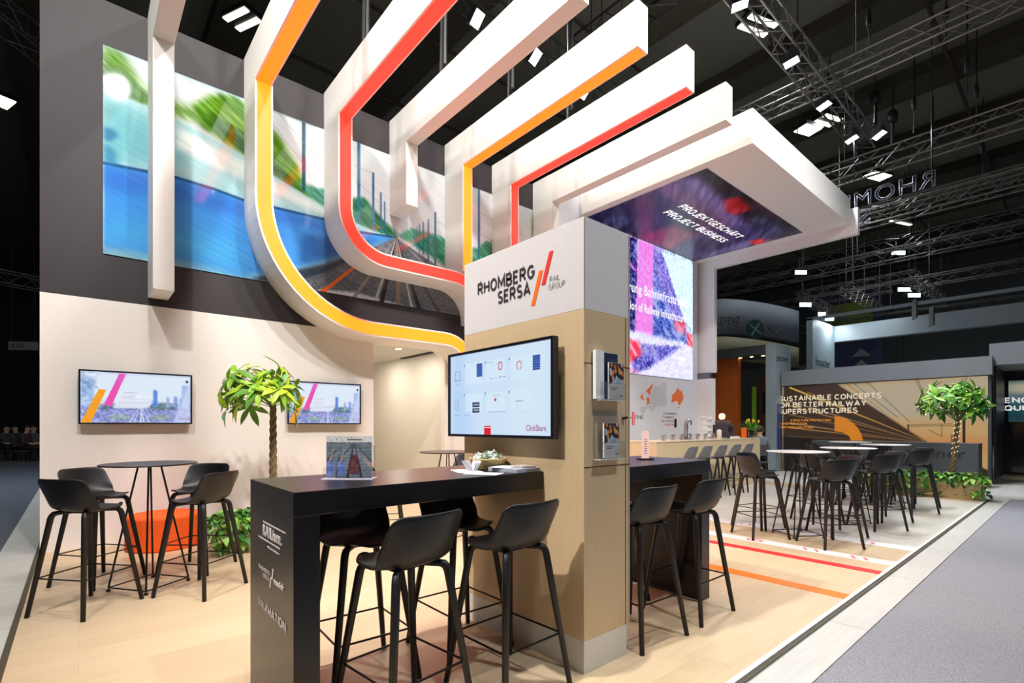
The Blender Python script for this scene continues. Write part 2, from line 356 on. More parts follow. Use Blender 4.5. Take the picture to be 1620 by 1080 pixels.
# ---------------------------------------------------------------- the setting
WY = 7.3; TOP = 6.19; BOT = 5.65; FY = 6.76; EY = 3.35
struct('floor', B((-.31, 7.05, 1.262, 8.3, -.06, 0), (11.93, 12.66, 1.262, 6.9, -.06, 0)), WOODF)
struct('floor_pale', B((7.05, 11.93, 1.262, 8.3, -.06, 0)), PALEF)
struct('floor_aisle', B((-.64, 13.2, .975, 30, -.1, -.012)), TILE)
struct('floor_carpet', B((-.64, 13.2, -14, .975, -.1, -.02), (13.2, 60, -14, .2, -.1, -.02)), CARPET)
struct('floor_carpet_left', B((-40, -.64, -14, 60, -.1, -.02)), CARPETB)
struct('floor_hall', B((13.2, 60, .2, 60, -.1, -.016), (-.64, 13.2, 30, 60, -.1, -.016)), TILE)
struct('trim_1', B((-.31, 12.66, 1.232, 1.262, -.06, .004)), mat('white edging strip', (225, 222, 216), .5))
struct('trim_2', B((-.33, 12.66, 1.205, 1.232, -.06, -.004), (-.345, -.31, 1.2, 8.3, -.06, -.002)), mat('dark edge gap', (74, 66, 48), .5))
struct('wall_back', B((-.31, 3.47, WY, WY + .12, 0, 2.78), (3.47, 7.3, WY, WY + .12, 2.64, 2.78), (4.79, 7.3, WY, WY + .12, 0, 2.64)), CREAM)
def arcpts(cx, cz, r, a0, a1, n=14): return [(cx + r * math.cos(a0 + (a1 - a0) * i / n), cz + r * math.sin(a0 + (a1 - a0) * i / n)) for i in range(n + 1)]
bm = bmesh.new(); prism_y(bm, [(4.79, 2.64)] + [(4.79, 2.38)] + arcpts(4.53, 2.38, .26, 0, R(90), 10)[1:], WY, WY + .12)
struct('wall_back_corner', bm, CREAM)
struct('wall_back_upper', B((-.31, 7.3, WY, WY + .12, 2.78, 6.17)), DARKW)
# room behind the opening
struct('wall_room_left', B((3.35, 3.47, WY + .12, 11, 0, 2.78)), CREAM)
struct('wall_room_right', B((4.95, 5.07, WY + .12, 11, 0, 2.78)), mat('grey white room wall', (222, 218, 206), .6))
struct('wall_room_back', B((3.35, 5.07, 11, 11.1, 0, 2.78)), CREAM)
struct('floor_room', B((3.3, 5.1, 8.3, 11, -.06, 0)), WOODF)
struct('ceiling_room', B((3.35, 5.07, WY + .12, 11, 2.70, 2.76)), planks('ceiling panels', (205, 203, 196), (200, 198, 190), .6, .6, (150, 148, 142), .7, grain=False, msize=.004))
struct('trim_3', B((4.85, 4.93, 7.5, 9.0, 2.68, 2.702)), BLACKM)
for i, y in enumerate((7.95, 9.3)):
    bm = bmesh.new(); lathe(bm, [(0, -.006), (.05, -.006), (.05, 0), (0, 0)], 16); t = thing('room_downlight', ('front', 'rear')[i] + ' round downlight in the meeting room ceiling', 'downlight', (4.25, y, 2.70), 0, 'downlights of the meeting room'); obj('lens', bm, mat('room lamp lens', (255, 244, 220), .4, emit=8), t)
    L = bpy.data.lights.new('room', 'AREA'); L.shape = 'DISK'; L.size = .3; L.energy = 16; L.color = (1, .93, .82); lo = bpy.data.objects.new('room_light', L); sc.collection.objects.link(lo); lo.parent = t; lo.location = (0, 0, -.02)
# right part of the stand: screen block
struct('wall_screen', B((6.9, 12.4, 6.82, WY + .12, 0, 6.17)), mat('pale grey print wall', (222, 222, 228), .5))
struct('wall_screen_end', B((12.4, 12.56, 6.4, WY + .12, 0, 2.57)), WHITE)
struct('trim_4', B((12.4, 12.52, 6.5, WY + .12, 2.57, 2.73)), mat('grey recess', (110, 112, 116), .6))
# dark hall around the stand
struct('ceiling', B((-40, 60, -14, 60, 13.0, 13.2)), mat('hall roof', (112, 108, 96), .9))
struct('wall_hall_right', B((46, 46.3, -14, 60, -.1, 13)), planks('hall wall panels', (96, 100, 102), (90, 94, 96), 1.2, 9, (66, 68, 70), .8, grain=False, msize=.03))
struct('wall_hall_back', B((-40, 60, 50, 50.3, -.1, 13)), HALLD)
struct('wall_hall_left', B((-30.3, -30, -14, 60, -.1, 13)), HALLD)
for k in range(12):
    y = -8 + k * 3.3
    x = -6 + k * 4.4; struct('trim_roof_beam.%03d' % k, B((x, x + 1.2, -14, 50, 12.55, 12.98)), mat('roof band', (62, 56, 44), .9))
for k in range(9):
    y = -10 + k * 3.2
    bm = bmesh.new(); tube(bm, [(4, y, 12.4), (45, y, 12.4)], .05, 6)
    struct('trim_roof_pipe.%03d' % k, bm, mat('sprinkler pipe', (58, 38, 32), .7))
# stripes laid in the floor
def stripe(x0, x1, m, label, cat='floor stripe', nm='floor_stripe'):
    return tag(obj(nm, B((x0, x1, 1.262, WY - .02, -.001, .003)), m), label, cat, 'stripes laid across the floor')
stripe(4.54, 4.69, mat('orange floor stripe', (255, 118, 20), .4), 'orange stripe laid across the oak floor, nearest the column')
stripe(5.53, 5.66, mat('red floor stripe', (232, 44, 46), .4), 'red stripe laid across the oak floor, between orange and white stripes')
WST = mat('white floor stripe', (232, 232, 232), .4)
ws1 = stripe(5.96, 6.15, WST, 'white floor stripe with red marks, right beside the red stripe')
ws2 = stripe(6.82, 7.04, WST, 'white floor stripe with red marks, at the edge of the pale floor')
REDP = mat('red print', (236, 60, 60), .5)
def floor_marks(parent, x, ys):
    for y in ys:
        bm = bmesh.new()
        for s in (-.055, .055):
            vs = [bm.verts.new(p) for p in ((x - .05 , y + s - .012 - .03, .0042), (x - .05, y + s + .012 - .03, .0042), (x + .05, y + s + .012 + .03, .0042), (x + .05, y + s - .012 + .03, .0042))]
            bm.faces.new(vs)
        obj('printed_mark', bm, REDP, parent)
floor_marks(ws1, 6.05, (1.55, 2.0)); floor_marks(ws2, 6.93, (1.7, 2.15, 3.1))
bm = bmesh.new(); 
for a in range(20):
    a0, a1 = 2 * math.pi * a / 20, 2 * math.pi * (a + .999) / 20
    vs = [bm.verts.new((6.05 + r * math.cos(t), 2.6 + 1.6 * r * math.sin(t), .0042)) for r, t in ((.04, a0), (.06, a0), (.06, a1), (.04, a1))]; bm.faces.new(vs)
obj('printed_ring', bm, REDP, ws1)
# ---------------------------------------------------------------- mural on the back wall
c = Canvas(.21, 6.86, 3.30, 5.655, 620, 230, (216, 222, 226))
def W(px, py): v = P(px, py, Y=WY); return (v.x, v.z)
c.noise(1.2, .5, 6, .2, 3)
def band(pts, col, a=1, soft=2): c.poly([W(*p) for p in pts], col, a, soft)
# distant trees right of the vanishing point and trees behind the train
G1, G2, G3 = (92, 142, 44), (70, 120, 60), (80, 150, 130)
band([(163, 70), (190, 82), (232, 150), (300, 172), (330, 195), (233, 172), (163, 148)], (106, 150, 60), 1, 5)
band([(163, 100), (200, 120), (240, 165), (163, 150)], (60, 110, 40), .8, 5)
band([(304, 166), (318, 160), (334, 152), (352, 150), (372, 154), (400, 175), (440, 215), (470, 262), (486, 300), (512, 318), (512, 330), (385, 246), (340, 215), (318, 200)], (100, 152, 50), 1, 3)
band([(330, 190), (370, 200), (430, 250), (480, 300), (470, 315), (400, 260)], (64, 112, 48), .8, 4)
band([(320, 170), (350, 160), (385, 180), (420, 215), (380, 205)], (148, 190, 66), .7, 4)
band([(470, 290), (512, 300), (560, 325), (600, 345), (628, 368), (625, 378), (560, 355), (500, 322)], G3, 1, 2)
band([(556, 315), (575, 312), (595, 335), (615, 360), (626, 374), (590, 365), (560, 352)], (60, 128, 92), 1, 2)
band([(628, 372), (650, 362), (690, 372), (720, 385), (745, 392), (790, 398), (790, 470), (745, 450), (705, 422), (660, 392)], (74, 160, 128), 1, 2)
band([(756, 392), (768, 382), (782, 382), (790, 392), (800, 430), (752, 430)], (78, 156, 124), 1, 2)
c.noise(.16, .022, 34, R(-34), 5, mask=c.blur(((c.C[..., 1] > c.C[..., 0] + 18)).astype(float), 1))
# train: pale upper body, blue lower body, dark waist line, pale skirt
vp = (627, 376)
top = [(163, 140), (233, 168), (278, 188), (340, 222), (385, 246), (440, 282), (512, 327), (560, 352), (600, 370), vp]
waist = [vp, (560, 366), (512, 347), (440, 330), (385, 317), (340, 300), (278, 281), (233, 272), (163, 258)]
bot = [(163, 400), (233, 412), (278, 420), (385, 446), (440, 440), (512, 424), (560, 402), (600, 388), vp]
band(top + waist, (176, 210, 214), 1, 1)
band([(163, 150), (233, 185), (278, 205), (300, 215), (285, 262), (233, 262), (163, 250)], (120, 182, 190), .8, 8)
band([(278, 200), (385, 255), (512, 333), (560, 357), (512, 340), (385, 285), (278, 235)], (226, 234, 230), .9, 3)
band(waist[::-1] + [vp] + bot[::-1], (84, 156, 220), 1, 1)
band([(163, 262), (233, 276), (278, 285), (385, 320), (512, 350), (600, 374), (512, 362), (385, 345), (278, 318), (163, 300)], (70, 122, 200), .7, 5)
band([(163, 340), (278, 360), (385, 385), (385, 430), (278, 405), (163, 385)], (96, 182, 226), .7, 10)
for i in range(len(waist) - 1): c.line(W(*waist[i]), W(*waist[i + 1]), .035, (34, 82, 128), .8)
band([(163, 392), (233, 405), (278, 413), (385, 438), (440, 432), (512, 415), (560, 398), vp, (560, 412), (512, 440), (440, 470), (163, 440)], (176, 205, 205), 1, 4)
band([(400, 440), (512, 418), (600, 388), vp, (600, 396), (512, 450), (480, 480), (400, 470)], (52, 62, 74), .9, 2)
band([(478, 370), (512, 375), (600, 380), vp, (560, 400), (470, 420)], (44, 78, 140), .45, 4)
band([(163, 200), (180, 205), (188, 215), (176, 225), (163, 222)], (60, 120, 160), .7, 2)
band([(163, 225), (180, 235), (188, 262), (163, 260)], (70, 140, 176), .8, 3)
# track bed
band([vp, (705, 430), (735, 450), (800, 480), (900, 560), (735, 510), (560, 462), (440, 452), (512, 432), (580, 400)], (112, 116, 122), 1, 1)
c.noise(.02, .015, 22, .3, 9, mask=c.inside([W(*p) for p in [vp, (900, 500), (900, 560), (420, 480), (512, 430)]]))
for q, w, col in (((735, 478), .05, (178, 168, 160)), ((735, 440), .035, (190, 184, 178)), ((668, 505), .09, (60, 54, 54)), ((655, 505), .05, (205, 202, 200)), ((600, 492), .09, (52, 48, 52)), ((588, 492), .06, (200, 198, 196)), ((630, 500), .10, (158, 140, 128)), ((700, 505), .06, (90, 82, 80)), ((560, 470), .05, (160, 152, 146))):
    c.line(W(*vp), W(*q), .004, col, .95, w)
c.line(W(600, 392), W(508, 463), .012, (232, 122, 36), 1, .06)
for px, y0, y1, w in ((480, 195, 300, .05), (567, 228, 352, .05), (590, 275, 362, .04), (602, 306, 366, .03), (608, 320, 368, .025), (757, 300, 440, .05), (688, 337, 420, .035), (677, 348, 412, .03), (669, 352, 402, .025), (663, 356, 398, .02), (659, 360, 394, .018), (655, 362, 390, .015)):
    a, b = W(px, y0), W(px, y1); c.line((a[0], a[1]), (a[0], b[1]), w, (66, 120, 156) if px not in (480,) else (56, 96, 116), .95)
for a, b in (((430, 195), (480, 260)), ((440, 180), (512, 262)), ((560, 262), (590, 275)), ((567, 290), (610, 330)), ((758, 335), (780, 350)), ((758, 370), (780, 382)), ((690, 350), (735, 372))): c.line(W(*a), W(*b), .008, (150, 160, 165), .8)
c.noise(.9, .02, 5, R(-20), 11)
c.C = 255 * (c.C / 255) ** 1.22
MUR = picmat('mural print gloss', 0, .05)
mural = c.mesh('wall_mural', lambda u, v: (u, WY - .012, v), MUR)
tag(mural, 'wide mural of a blurred blue train, green trees and railway tracks on the dark wall', 'mural')
# ---------------------------------------------------------------- beams that run over the stand and down the wall
def arch(x0, zend, label, strip=None, w=.2, path=None, arm=True):
    t = thing('overhead_beam', label, 'beam', (x0, WY, 0), 0, 'white beams reaching over the stand')
    ox = -x0; oy = -WY
    def L(b): return (b[0] + ox, b[1] + ox, b[2] + oy, b[3] + oy, b[4], b[5])
    if arm: obj('arm', B(L((x0, x0 + w, EY, WY, BOT, TOP))), WHITE, t, bevel=.004)
    if path is None:
        obj('upright', B(L((x0, x0 + w, FY, WY - .002, zend, BOT))), WHITE, t, bevel=.004)
        if strip:
            s = obj('light_strip', B(L((x0 + .022, x0 + w - .022, FY - .004, FY + .01, zend + .01, BOT - .012))), strip[1], t)
    else:
        outer, inner = path
        bm = bmesh.new(); ribbon_y(bm, [(x + ox, z) for x, z in outer], [(x + ox, z) for x, z in inner], FY + oy, WY + oy - .002)
        obj('upright', bm, WHITE, t)
        k = .022 / w
        o2 = [(a[0] + (b[0] - a[0]) * k + ox, a[1] + (b[1] - a[1]) * k) for a, b in zip(outer, inner)]; i2 = [(b[0] + (a[0] - b[0]) * k + ox, b[1] + (a[1] - b[1]) * k) for a, b in zip(outer, inner)]
        o2[0] = (o2[0][0], BOT - .012); i2[0] = (i2[0][0], BOT - .012)
        bm = bmesh.new(); ribbon_y(bm, o2, i2, FY + oy - .004, FY + oy + .01); obj('light_strip', bm, strip[1], t)
    if strip: obj('light_strip', B(L((x0 + .022, x0 + w - .022, EY + .02, FY, BOT - .004, BOT + .01))), strip[0], t)
    return t
def curve(x0, zmid_o, ro, ri_w, xturn, ro2, w=.2, zend=0):
    # outer path: down at x0, quarter turn to the right, level, quarter turn down again
    outer = [(x0, BOT)] + arcpts(x0 + ro, zmid_o + ro, ro, R(180), R(270), 18) + arcpts(xturn, zmid_o - ro2, ro2, R(90), 0, 12) + [(xturn + ro2, zend)]
    ri = ro - w
    inner = [(x0 + w, BOT)] + arcpts(x0 + ro, zmid_o + ro, ri, R(180), R(270), 18) + arcpts(xturn, zmid_o - ro2, ro2 + w, R(90), 0, 12) + [(xturn + ro2 + w, zend)]
    return outer, inner
arch(.62, 2.87, 'plain white beam farthest left, its short upright hanging over the blue train')
arch(1.65, 0, 'white beam with an amber light strip that sweeps in a wide curve to the column', (ORGE, YELE), path=curve(1.65, 2.642, 1.60, .2, 4.45, .45, .21, 0.0))
arch(2.70, 0, 'white beam with a red light strip curving above the railway tracks', (REDE, REDE), path=curve(2.70, 3.672, .74, .2, 4.62, .5, .2, 3.12))
arch(3.74, 4.70, 'plain white beam with a short stub upright, between red and amber beams')
arch(4.78, 3.90, 'white beam with an amber light strip running straight down behind the column', (ORGE, YELE))
arch(5.82, 2.9, 'white beam with a red light strip ending nearest the canopy', (REDE, REDE))
arch(6.87, 2.9, 'plain white beam directly beside the canopy with the ceiling screen')
# canopy
cn = thing('canopy', 'broad white canopy slab carrying the dark ceiling screen', 'canopy', (7.75, 3.36, BOT))
obj('slab', B((0, 4.74, 0, 3.94, .0, .54)), WHITE, cn, bevel=.006)
c = Canvas(7.93, 12.19, 4.19, 6.79, 300, 190, (26, 18, 34))
def Q(px, py): v = P(px, py, Z=BOT); return (v.x, v.y)
def qb(pts, col, a=1, soft=4): c.poly([Q(*p) for p in pts], col, a, soft)
qb([(1030, 300), (1090, 275), (1140, 310), (1180, 350), (1235, 390), (1200, 385), (1120, 340)], (92, 72, 120), .75, 5)
qb([(1080, 285), (1105, 280), (1160, 330), (1190, 372), (1150, 360)], (120, 100, 160), .6, 5)
qb([(1040, 292), (1070, 290), (1150, 350), (1180, 395), (1110, 370)], (120, 60, 100), .55, 6)
qb([(1010, 375), (1060, 355), (1110, 372), (1080, 392), (1045, 400)], (170, 30, 60), .7, 7)
qb([(1095, 370), (1160, 355), (1250, 362), (1180, 395), (1100, 412), (1060, 395)], (64, 52, 104), .7, 5)
qb([(1120, 400), (1100, 412), (1200, 385), (1230, 378), (1180, 380)], (104, 92, 150), .6, 4)
qb([(1145, 315), (1170, 310), (1190, 330), (1165, 340), (1148, 335)], (190, 20, 30), .8, 4)
qb([(1185, 382), (1205, 376), (1212, 382), (1195, 388)], (220, 20, 20), .9, 2)
qb([(1180, 340), (1225, 350), (1240, 370), (1200, 372)], (60, 56, 96), .7, 5)
qb([(960, 345), (990, 340), (1000, 352), (975, 360)], (60, 64, 110), .6, 4)
c.noise(.5, .05, 22, R(35), 3); c.noise(.9, .08, 14, R(50), 8)
scr = c.mesh('ceiling_screen', lambda u, v: (u - 7.75, v - 3.36, -.006), picmat('ceiling led picture', .8, .3), cn)
LEDW = mat('lit white lettering', (250, 248, 250), .5, emit=1.0)
a = P(1072, 333, Z=BOT); b = P(1170, 378, Z=BOT)
def wp(v, o): return (v.x - o[0], v.y - o[1], v.z - o[2])
text('screen_lettering', 'PROJEKTGESCHÄFT', .19, (8.88 - 7.75, 5.32 - 3.36, -.012), (R(180), 0, 0), LEDW, scr, width=2.54, bold=.002)
text('screen_lettering', 'PROJECT BUSINESS', .19, (8.90 - 7.75, 5.66 - 3.36, -.012), (R(180), 0, 0), LEDW, scr, width=2.50, bold=.002)
for t_ in scr.children: t_.data.name = 'screen_lettering'
ab = thing('end_arch', 'slim white arch at the far right edge of the canopy', 'beam', (12.5, WY, 0))
obj('arm', B((0, .14, 3.23 - WY, 0, 5.43, 5.99)), WHITE, ab, bevel=.004)
obj('upright', B((-.02, .12, 6.39 - WY, 0, 2.73, 5.43)), WHITE, ab, bevel=.004)
# ---------------------------------------------------------------- LED wall
led = thing('led_wall', 'tall bright pink and blue video wall below the canopy', 'video wall', (7.93, 6.8, 2.53))
obj('casing', B((0, 4.2, 0, .018, 0, 3.11)), BLACKM, led)
c = Canvas(7.93, 12.13, 2.53, 5.64, 260, 200, (190, 214, 246))
def V6(px, py): v = P(px, py, Y=6.8); return (v.x, v.z)
def lb(pts, col, a=1, soft=2): c.poly([V6(*p) for p in pts], col, a, soft)
lb([(900, 300), (1008, 375), (1008, 560), (900, 560)], (34, 34, 110), 1, 1)
lb([(1035, 380), (1045, 395), (1080, 505), (1095, 560), (1070, 560), (1030, 560), (1032, 400)], (92, 108, 190), 1, 1)
lb([(1035, 460), (1060, 440), (1078, 500), (1092, 545), (1035, 545)], (60, 84, 170), .9, 3)
lb([(1035, 385), (1050, 395), (1084, 510), (1064, 505), (1038, 440)], (130, 110, 200), .8, 2)
lb([(1010, 370), (1034, 385), (1032, 560), (1003, 560)], (222, 120, 214), .95, 1)
lb([(1040, 395), (1095, 415), (1098, 530), (1080, 500), (1048, 400)], (206, 230, 252), 1, 1)
lb([(990, 520), (1095, 545), (1098, 610), (990, 600)], (214, 212, 246), 1, 2)
lb([(1000, 545), (1078, 548), (1030, 580), (1000, 592)], (74, 70, 170), .9, 2)
lb([(990, 535), (1012, 540), (1015, 560), (990, 580)], (232, 50, 70), .9, 2)
lb([(1066, 505), (1084, 510), (1084, 530), (1068, 522)], (230, 50, 70), .9, 2)
lb([(1086, 525), (1095, 530), (1096, 550), (1087, 545)], (240, 40, 50), .9, 1)
lb([(990, 580), (1010, 588), (1025, 600), (990, 600)], (250, 120, 140), .7, 3)
lb([(996, 412), (1006, 425), (1006, 432), (996, 418)], (230, 110, 210), .8, 1)
c.noise(.05, .035, 60, R(-35), 4, mask=(c.C[..., 0] < 200).astype(float)); c.noise(.04, .04, 20, .5, 6); c.noise(.25, .12, .5, R(-40), 9, col=(236, 226, 255), mask=(c.C[..., 2] < 200).astype(float))
for q in ((1000, 382), (1000, 400), (1000, 440)): c.line(V6(*q), V6(1092, 545), .03, (190, 190, 250), .5)
ls = c.mesh('led_picture', lambda u, v: (u - 7.93, -.004, v - 2.53), picmat('led wall picture', 1.25, .3), led)
for s, zt, zw in (('Sanierung Bahninfrastruktur', 4.38, 3.28), ('Renovation of Railway Infrastructure', 3.98, 3.05)):
    text('screen_lettering', s, .22 if zt > 4 else .19, (8.72 - 7.93, -.012, zt - 2.53), FACE_NY, LEDW, ls, width=zw, bold=.004)
for s, x, z, w_ in (('RHOMBERG', 11.25, 3.0, .5), ('SERSA', 11.45, 2.88, .3)):
    text('logo_lettering', s, .08, (x - 7.93, -.012, z - 2.53), FACE_NY, LEDW, ls, width=w_, bold=.003)
# printed world map under the LED wall
OMAP = mat('orange print', (238, 116, 52), .5); GMAP = mat('grey print', (204, 204, 208), .5)
wm = thing('world_map_print', 'printed grey world map with orange countries under the bright video wall', 'wall print', (7.93, 6.818, 1.1))
def flat(name, pts, m, parent, y=-.002, off=(7.93, 1.1)):
    bm = bmesh.new(); bm.faces.new([bm.verts.new((x - off[0], y, z - off[1])) for x, z in pts]); return obj(name, bm, m, parent)
def V8(px, py): v = P(px, py, Y=6.818); return (v.x, v.z)
def zc(pts): return [V8(1000 + x / 10.8, 600 + y / 10.8) for x, y in pts]
flat('country_shape', zc([(780, 150), (800, 160), (815, 200), (835, 210), (838, 175), (850, 180), (858, 240), (875, 290), (872, 340), (840, 400), (820, 440), (795, 435), (775, 375), (740, 365), (680, 395), (668, 380), (680, 340), (682, 265), (730, 225), (750, 190)]), OMAP, wm)
flat('country_shape', zc([(785, 475), (812, 472), (805, 492), (792, 492)]), OMAP, wm)
flat('country_shape', zc([(335, 90), (380, 80), (350, 100), (345, 135), (310, 195), (318, 220), (300, 280), (280, 240), (265, 215), (238, 225), (240, 190), (290, 140)]), OMAP, wm)
flat('country_shape', zc([(255, 310), (290, 305), (300, 350), (290, 385), (315, 400), (300, 420), (280, 405), (262, 430), (245, 420), (262, 380), (245, 340)]), OMAP, wm)
flat('country_shape', zc([(165, 240), (182, 260), (180, 290), (205, 340), (175, 355), (165, 325), (150, 310), (120, 330), (130, 300), (150, 285), (158, 290)]), OMAP, wm)
flat('map_area', zc([(150, 470), (210, 460), (260, 440), (330, 440), (370, 520), (350, 555), (290, 480), (240, 500), (200, 600), (160, 590), (130, 520)]), GMAP, wm, -.001)
flat('map_area', zc([(380, 120), (480, 110), (520, 60), (580, 30), (590, 120), (580, 330), (600, 400), (520, 480), (440, 430), (380, 520), (340, 430), (310, 400), (320, 240), (360, 170)]), GMAP, wm, -.001)
flat('map_area', zc([(-260, 60), (-120, 20), (-20, 60), (-60, 200), (-150, 300), (-240, 180)]), GMAP, wm, -.001)
def v8t(s, x, y, h, m, w_, **k):
    a_ = V8(1000 + x / 10.8, 600 + y / 10.8); return text('print_lettering', s, h, (a_[0] - 7.93, -.004, a_[1] - 1.1), FACE_NY, m, wm, width=w_, **k)
v8t('ONE', 45, 672, .085, TXTD, .33)
v8t('3 CONTINENTS', 528, 602, .055, TXTD, .62); v8t('7 MARKETS', 528, 664, .055, TXTD, .50); v8t('100 LOCATIONS', 495, 728, .055, TXTD, .66); v8t('WORLDWIDE', 555, 790, .055, REDP, .54)
flat('letter_bar', zc([(-4, 550), (10, 552), (10, 782), (-4, 780)]), REDP, wm); flat('letter_bar', zc([(24, 552), (40, 554), (40, 785), (24, 783)]), REDP, wm)
flat('letter_bar', zc([(-60, 640), (10, 645), (10, 665), (-60, 660)]), REDP, wm); flat('letter_bar', zc([(-90, 552), (-75, 552), (-75, 780), (-90, 780)]), REDP, wm)
tag(obj('wall_switch', B((11.28, 11.37, 6.80, 6.82, 1.30, 1.52)), BLACKM, bevel=.01), 'small black wall fitting beside the steel beer tap', 'switch')
# ---------------------------------------------------------------- column
CX0, CX1, CY0, CY1 = 2.087, 2.50, 1.81, 2.93
col = thing('display_column', 'oak clad square column with white header and company logo', 'column', (CX0, CY0, 0))
cw, cd = CX1 - CX0, CY1 - CY0
obj('plinth', B((.0, cw - .03, .0, cd, 0, .18)), mat('white plinth', (212, 208, 200), .4), col)
obj('oak_body', B((0, cw, 0, cd, .18, 2.002)), OAK, col, bevel=.002)
obj('header_panel', B((0, cw, 0, cd, 2.002, 2.505)), WHITE2, col, bevel=.002)
SEAM = mat('dark seam', (92, 72, 48), .8)
obj('door_panel', B((.012, cw - .045, -.003, 0, 1.135, 1.70)), mat('oak door veneer', (204, 178, 140), .5, noise_amt=.10, noise_scale=7, stretch=(9, 9, .35)), col)
obj('panel_seam', B((0, cw, -.0025, 0, 1.128, 1.134), (0, cw, -.0025, 0, 1.702, 1.708), (cw - .043, cw - .039, -.0025, 0, .18, 2.0)), SEAM, col)
obj('corner_edge', B((cw - .012, cw, -.002, .0, .18, 2.5), (-.002, .008, -.0015, .0, 2.0, 2.5)), mat('metal corner edge', (176, 160, 138), .4), col)
# logo on the left face, read from -X
def colY(px, py): v = P(px, py, X=CX0); return (v.y - CY0, v.z)
def logo_poly(nm, pts, m):
    bm = bmesh.new(); bm.faces.new([bm.verts.new((-.0025, *colY(*p))) for p in pts]); return obj(nm, bm, m, col)
def cz(x, y): return (740 + x / 9, 390 + y / 9)
logo_poly('logo_bar', [cz(1165, 70), cz(1222, 55), cz(1105, 540), cz(1050, 552)], RED)
logo_poly('logo_bar', [cz(1020, 345), cz(1075, 332), cz(958, 832), cz(905, 842)], ORG)
a = colY(*cz(145, 705)); b = colY(*cz(955, 470))
text('logo_lettering', 'RHOMBERG', .086, (-.003, a[0], a[1]), FACE_NX, TXTD, col, width=a[0] - b[0], bold=.0010)
a = colY(*cz(430, 825)); b = colY(*cz(898, 700))
text('logo_lettering', 'SERSA', .086, (-.003, a[0], a[1]), FACE_NX, TXTD, col, width=a[0] - b[0], bold=.0010)
a = colY(*cz(1170, 512)); b = colY(*cz(1315, 480))
text('logo_lettering', 'RAIL', .034, (-.003, a[0], a[1]), FACE_NX, TXTG, col, width=a[0] - b[0])
a = colY(*cz(1155, 625)); b = colY(*cz(1390, 560))
text('logo_lettering', 'GROUP', .034, (-.003, a[0], a[1]), FACE_NX, TXTG, col, width=a[0] - b[0])
bm = bmesh.new(); tube(bm, [(cw - .07, -.001, 1.405), (cw - .07, -.02, 1.405), (cw - .06, -.03, 1.41)], .007, 8); lathe(bm, [(0, 0), (.014, 0), (.014, .006), (0, .006)], 12, (cw - .07, -.008, 1.40)); obj('hook', bm, RODM, col)
# ---------------------------------------------------------------- televisions
def tv(label, x0, x1, z0, z1, canvas, emit, origin, rz, name='television'):
    """flat screen hung on a wall; local x runs along the screen, local -y faces out"""
    w, h = x1 - x0, z1 - z0; t = thing(name, label, 'television', origin, rz, None)
    f = .018
    obj('frame', B((0, w, -.0, .012, 0, h), (0, f, -.035, 0, 0, h), (w - f, w, -.035, 0, 0, h), (f, w - f, -.035, 0, 0, f), (f, w - f, -.035, 0, h - f, h)), mat('tv bezel', (18, 18, 30), .3), t, bevel=.002)
    obj('wall_bracket', B((w * .3, w * .7, .012, .06, h * .3, h * .7)), BLACKM, t)
    s = canvas.mesh('screen', lambda u, v: (f + u * (w - 2 * f), -.022, f + v * (h - 2 * f)), picmat('screen picture %.2f' % emit, emit, .2), t)
    return t, s, w, h
def slide(seed):
    c = Canvas(0, 1, 0, 1, 200, 96, (226, 238, 252))
    c.poly([(0, 0), (1, 0), (1, .34), (0, .36)], (146, 154, 216), 1, 3)
    c.poly([(0, .3), (.1, .34), (.14, .8), (.0, 1)], (160, 190, 226), .8, 3); c.poly([(0, .5), (.1, .55), (.12, .8), (0, .85)], (130, 160, 210), .6, 2)
    c.poly([(.15, .22), (.3, .3), (.45, .28), (.5, .3), (.2, .42)], (96, 112, 128), .8, 3); c.poly([(.58, .28), (.7, .25), (.84, .28), (.86, .38), (.72, .42), (.6, .38)], (92, 122, 128), .9, 2)
    for x, w_, h_, col in ((.655, .02, .66, (76, 128, 220)), (.625, .012, .5, (120, 150, 220)), (.775, .016, .52, (150, 170, 230)), (.85, .02, .54, (130, 160, 226)), (.905, .012, .5, (130, 160, 220)), (.955, .045, .78, (160, 188, 238))):
        c.poly([(x - w_, .33), (x + w_, .33), (x + w_, h_), (x - w_ * .4, h_ + .03), (x - w_, h_)], col, .9, 1)
    c.ellipse((.33, .12), .2, .13, (140, 150, 205), .8, ring=.2); c.ellipse((.69, .12), .17, .12, (140, 150, 205), .8, ring=.2)
    c.ellipse((.33, .11), .1, .06, (150, 176, 160), .7); c.ellipse((.7, .11), .1, .06, (150, 176, 160), .7)
    c.noise(.02, .03, 34, .4, seed, mask=(c.V < .42).astype(float)); c.noise(.03, .05, 26, .2, seed + 1, mask=(c.U < .16).astype(float))
    for x0, x1, w_ in ((.5, .42, .01), (.51, .46, .008), (.52, .55, .012), (.53, .6, .01), (.525, .52, .014)): c.line((x0, .3), (x1, 0), .003, (236, 238, 255), .9, w_)
    c.poly([(.27, .29), (.52, .29), (.6, .31), (.64, .52), (.36, .62)], (236, 242, 254), .95, 1)
    for k in range(9): 
        x = .30 + .008 * k; c.line((x, .33 + .035 * k), (x + (.28 if k < 5 else .12), .33 + .035 * k), .008, (150, 160, 190), .7)
    c.poly([(.82, 0), (1, 0), (1, .9), (.9, .4)], (214, 222, 250), .7, 2)
    c.poly([(0, 0), (.085, 0), (.215, .65), (.15, .66)], (250, 164, 30), 1); c.poly([(.19, .34), (.26, .33), (.385, .98), (.33, .99)], (238, 80, 178), 1)
    c.poly([(.3, .8), (.33, .99), (.385, .98), (.36, .85)], (224, 110, 206), .6, 3)
    c.ellipse((.965, .88), .014, .03, (50, 60, 90), 1)
    return c
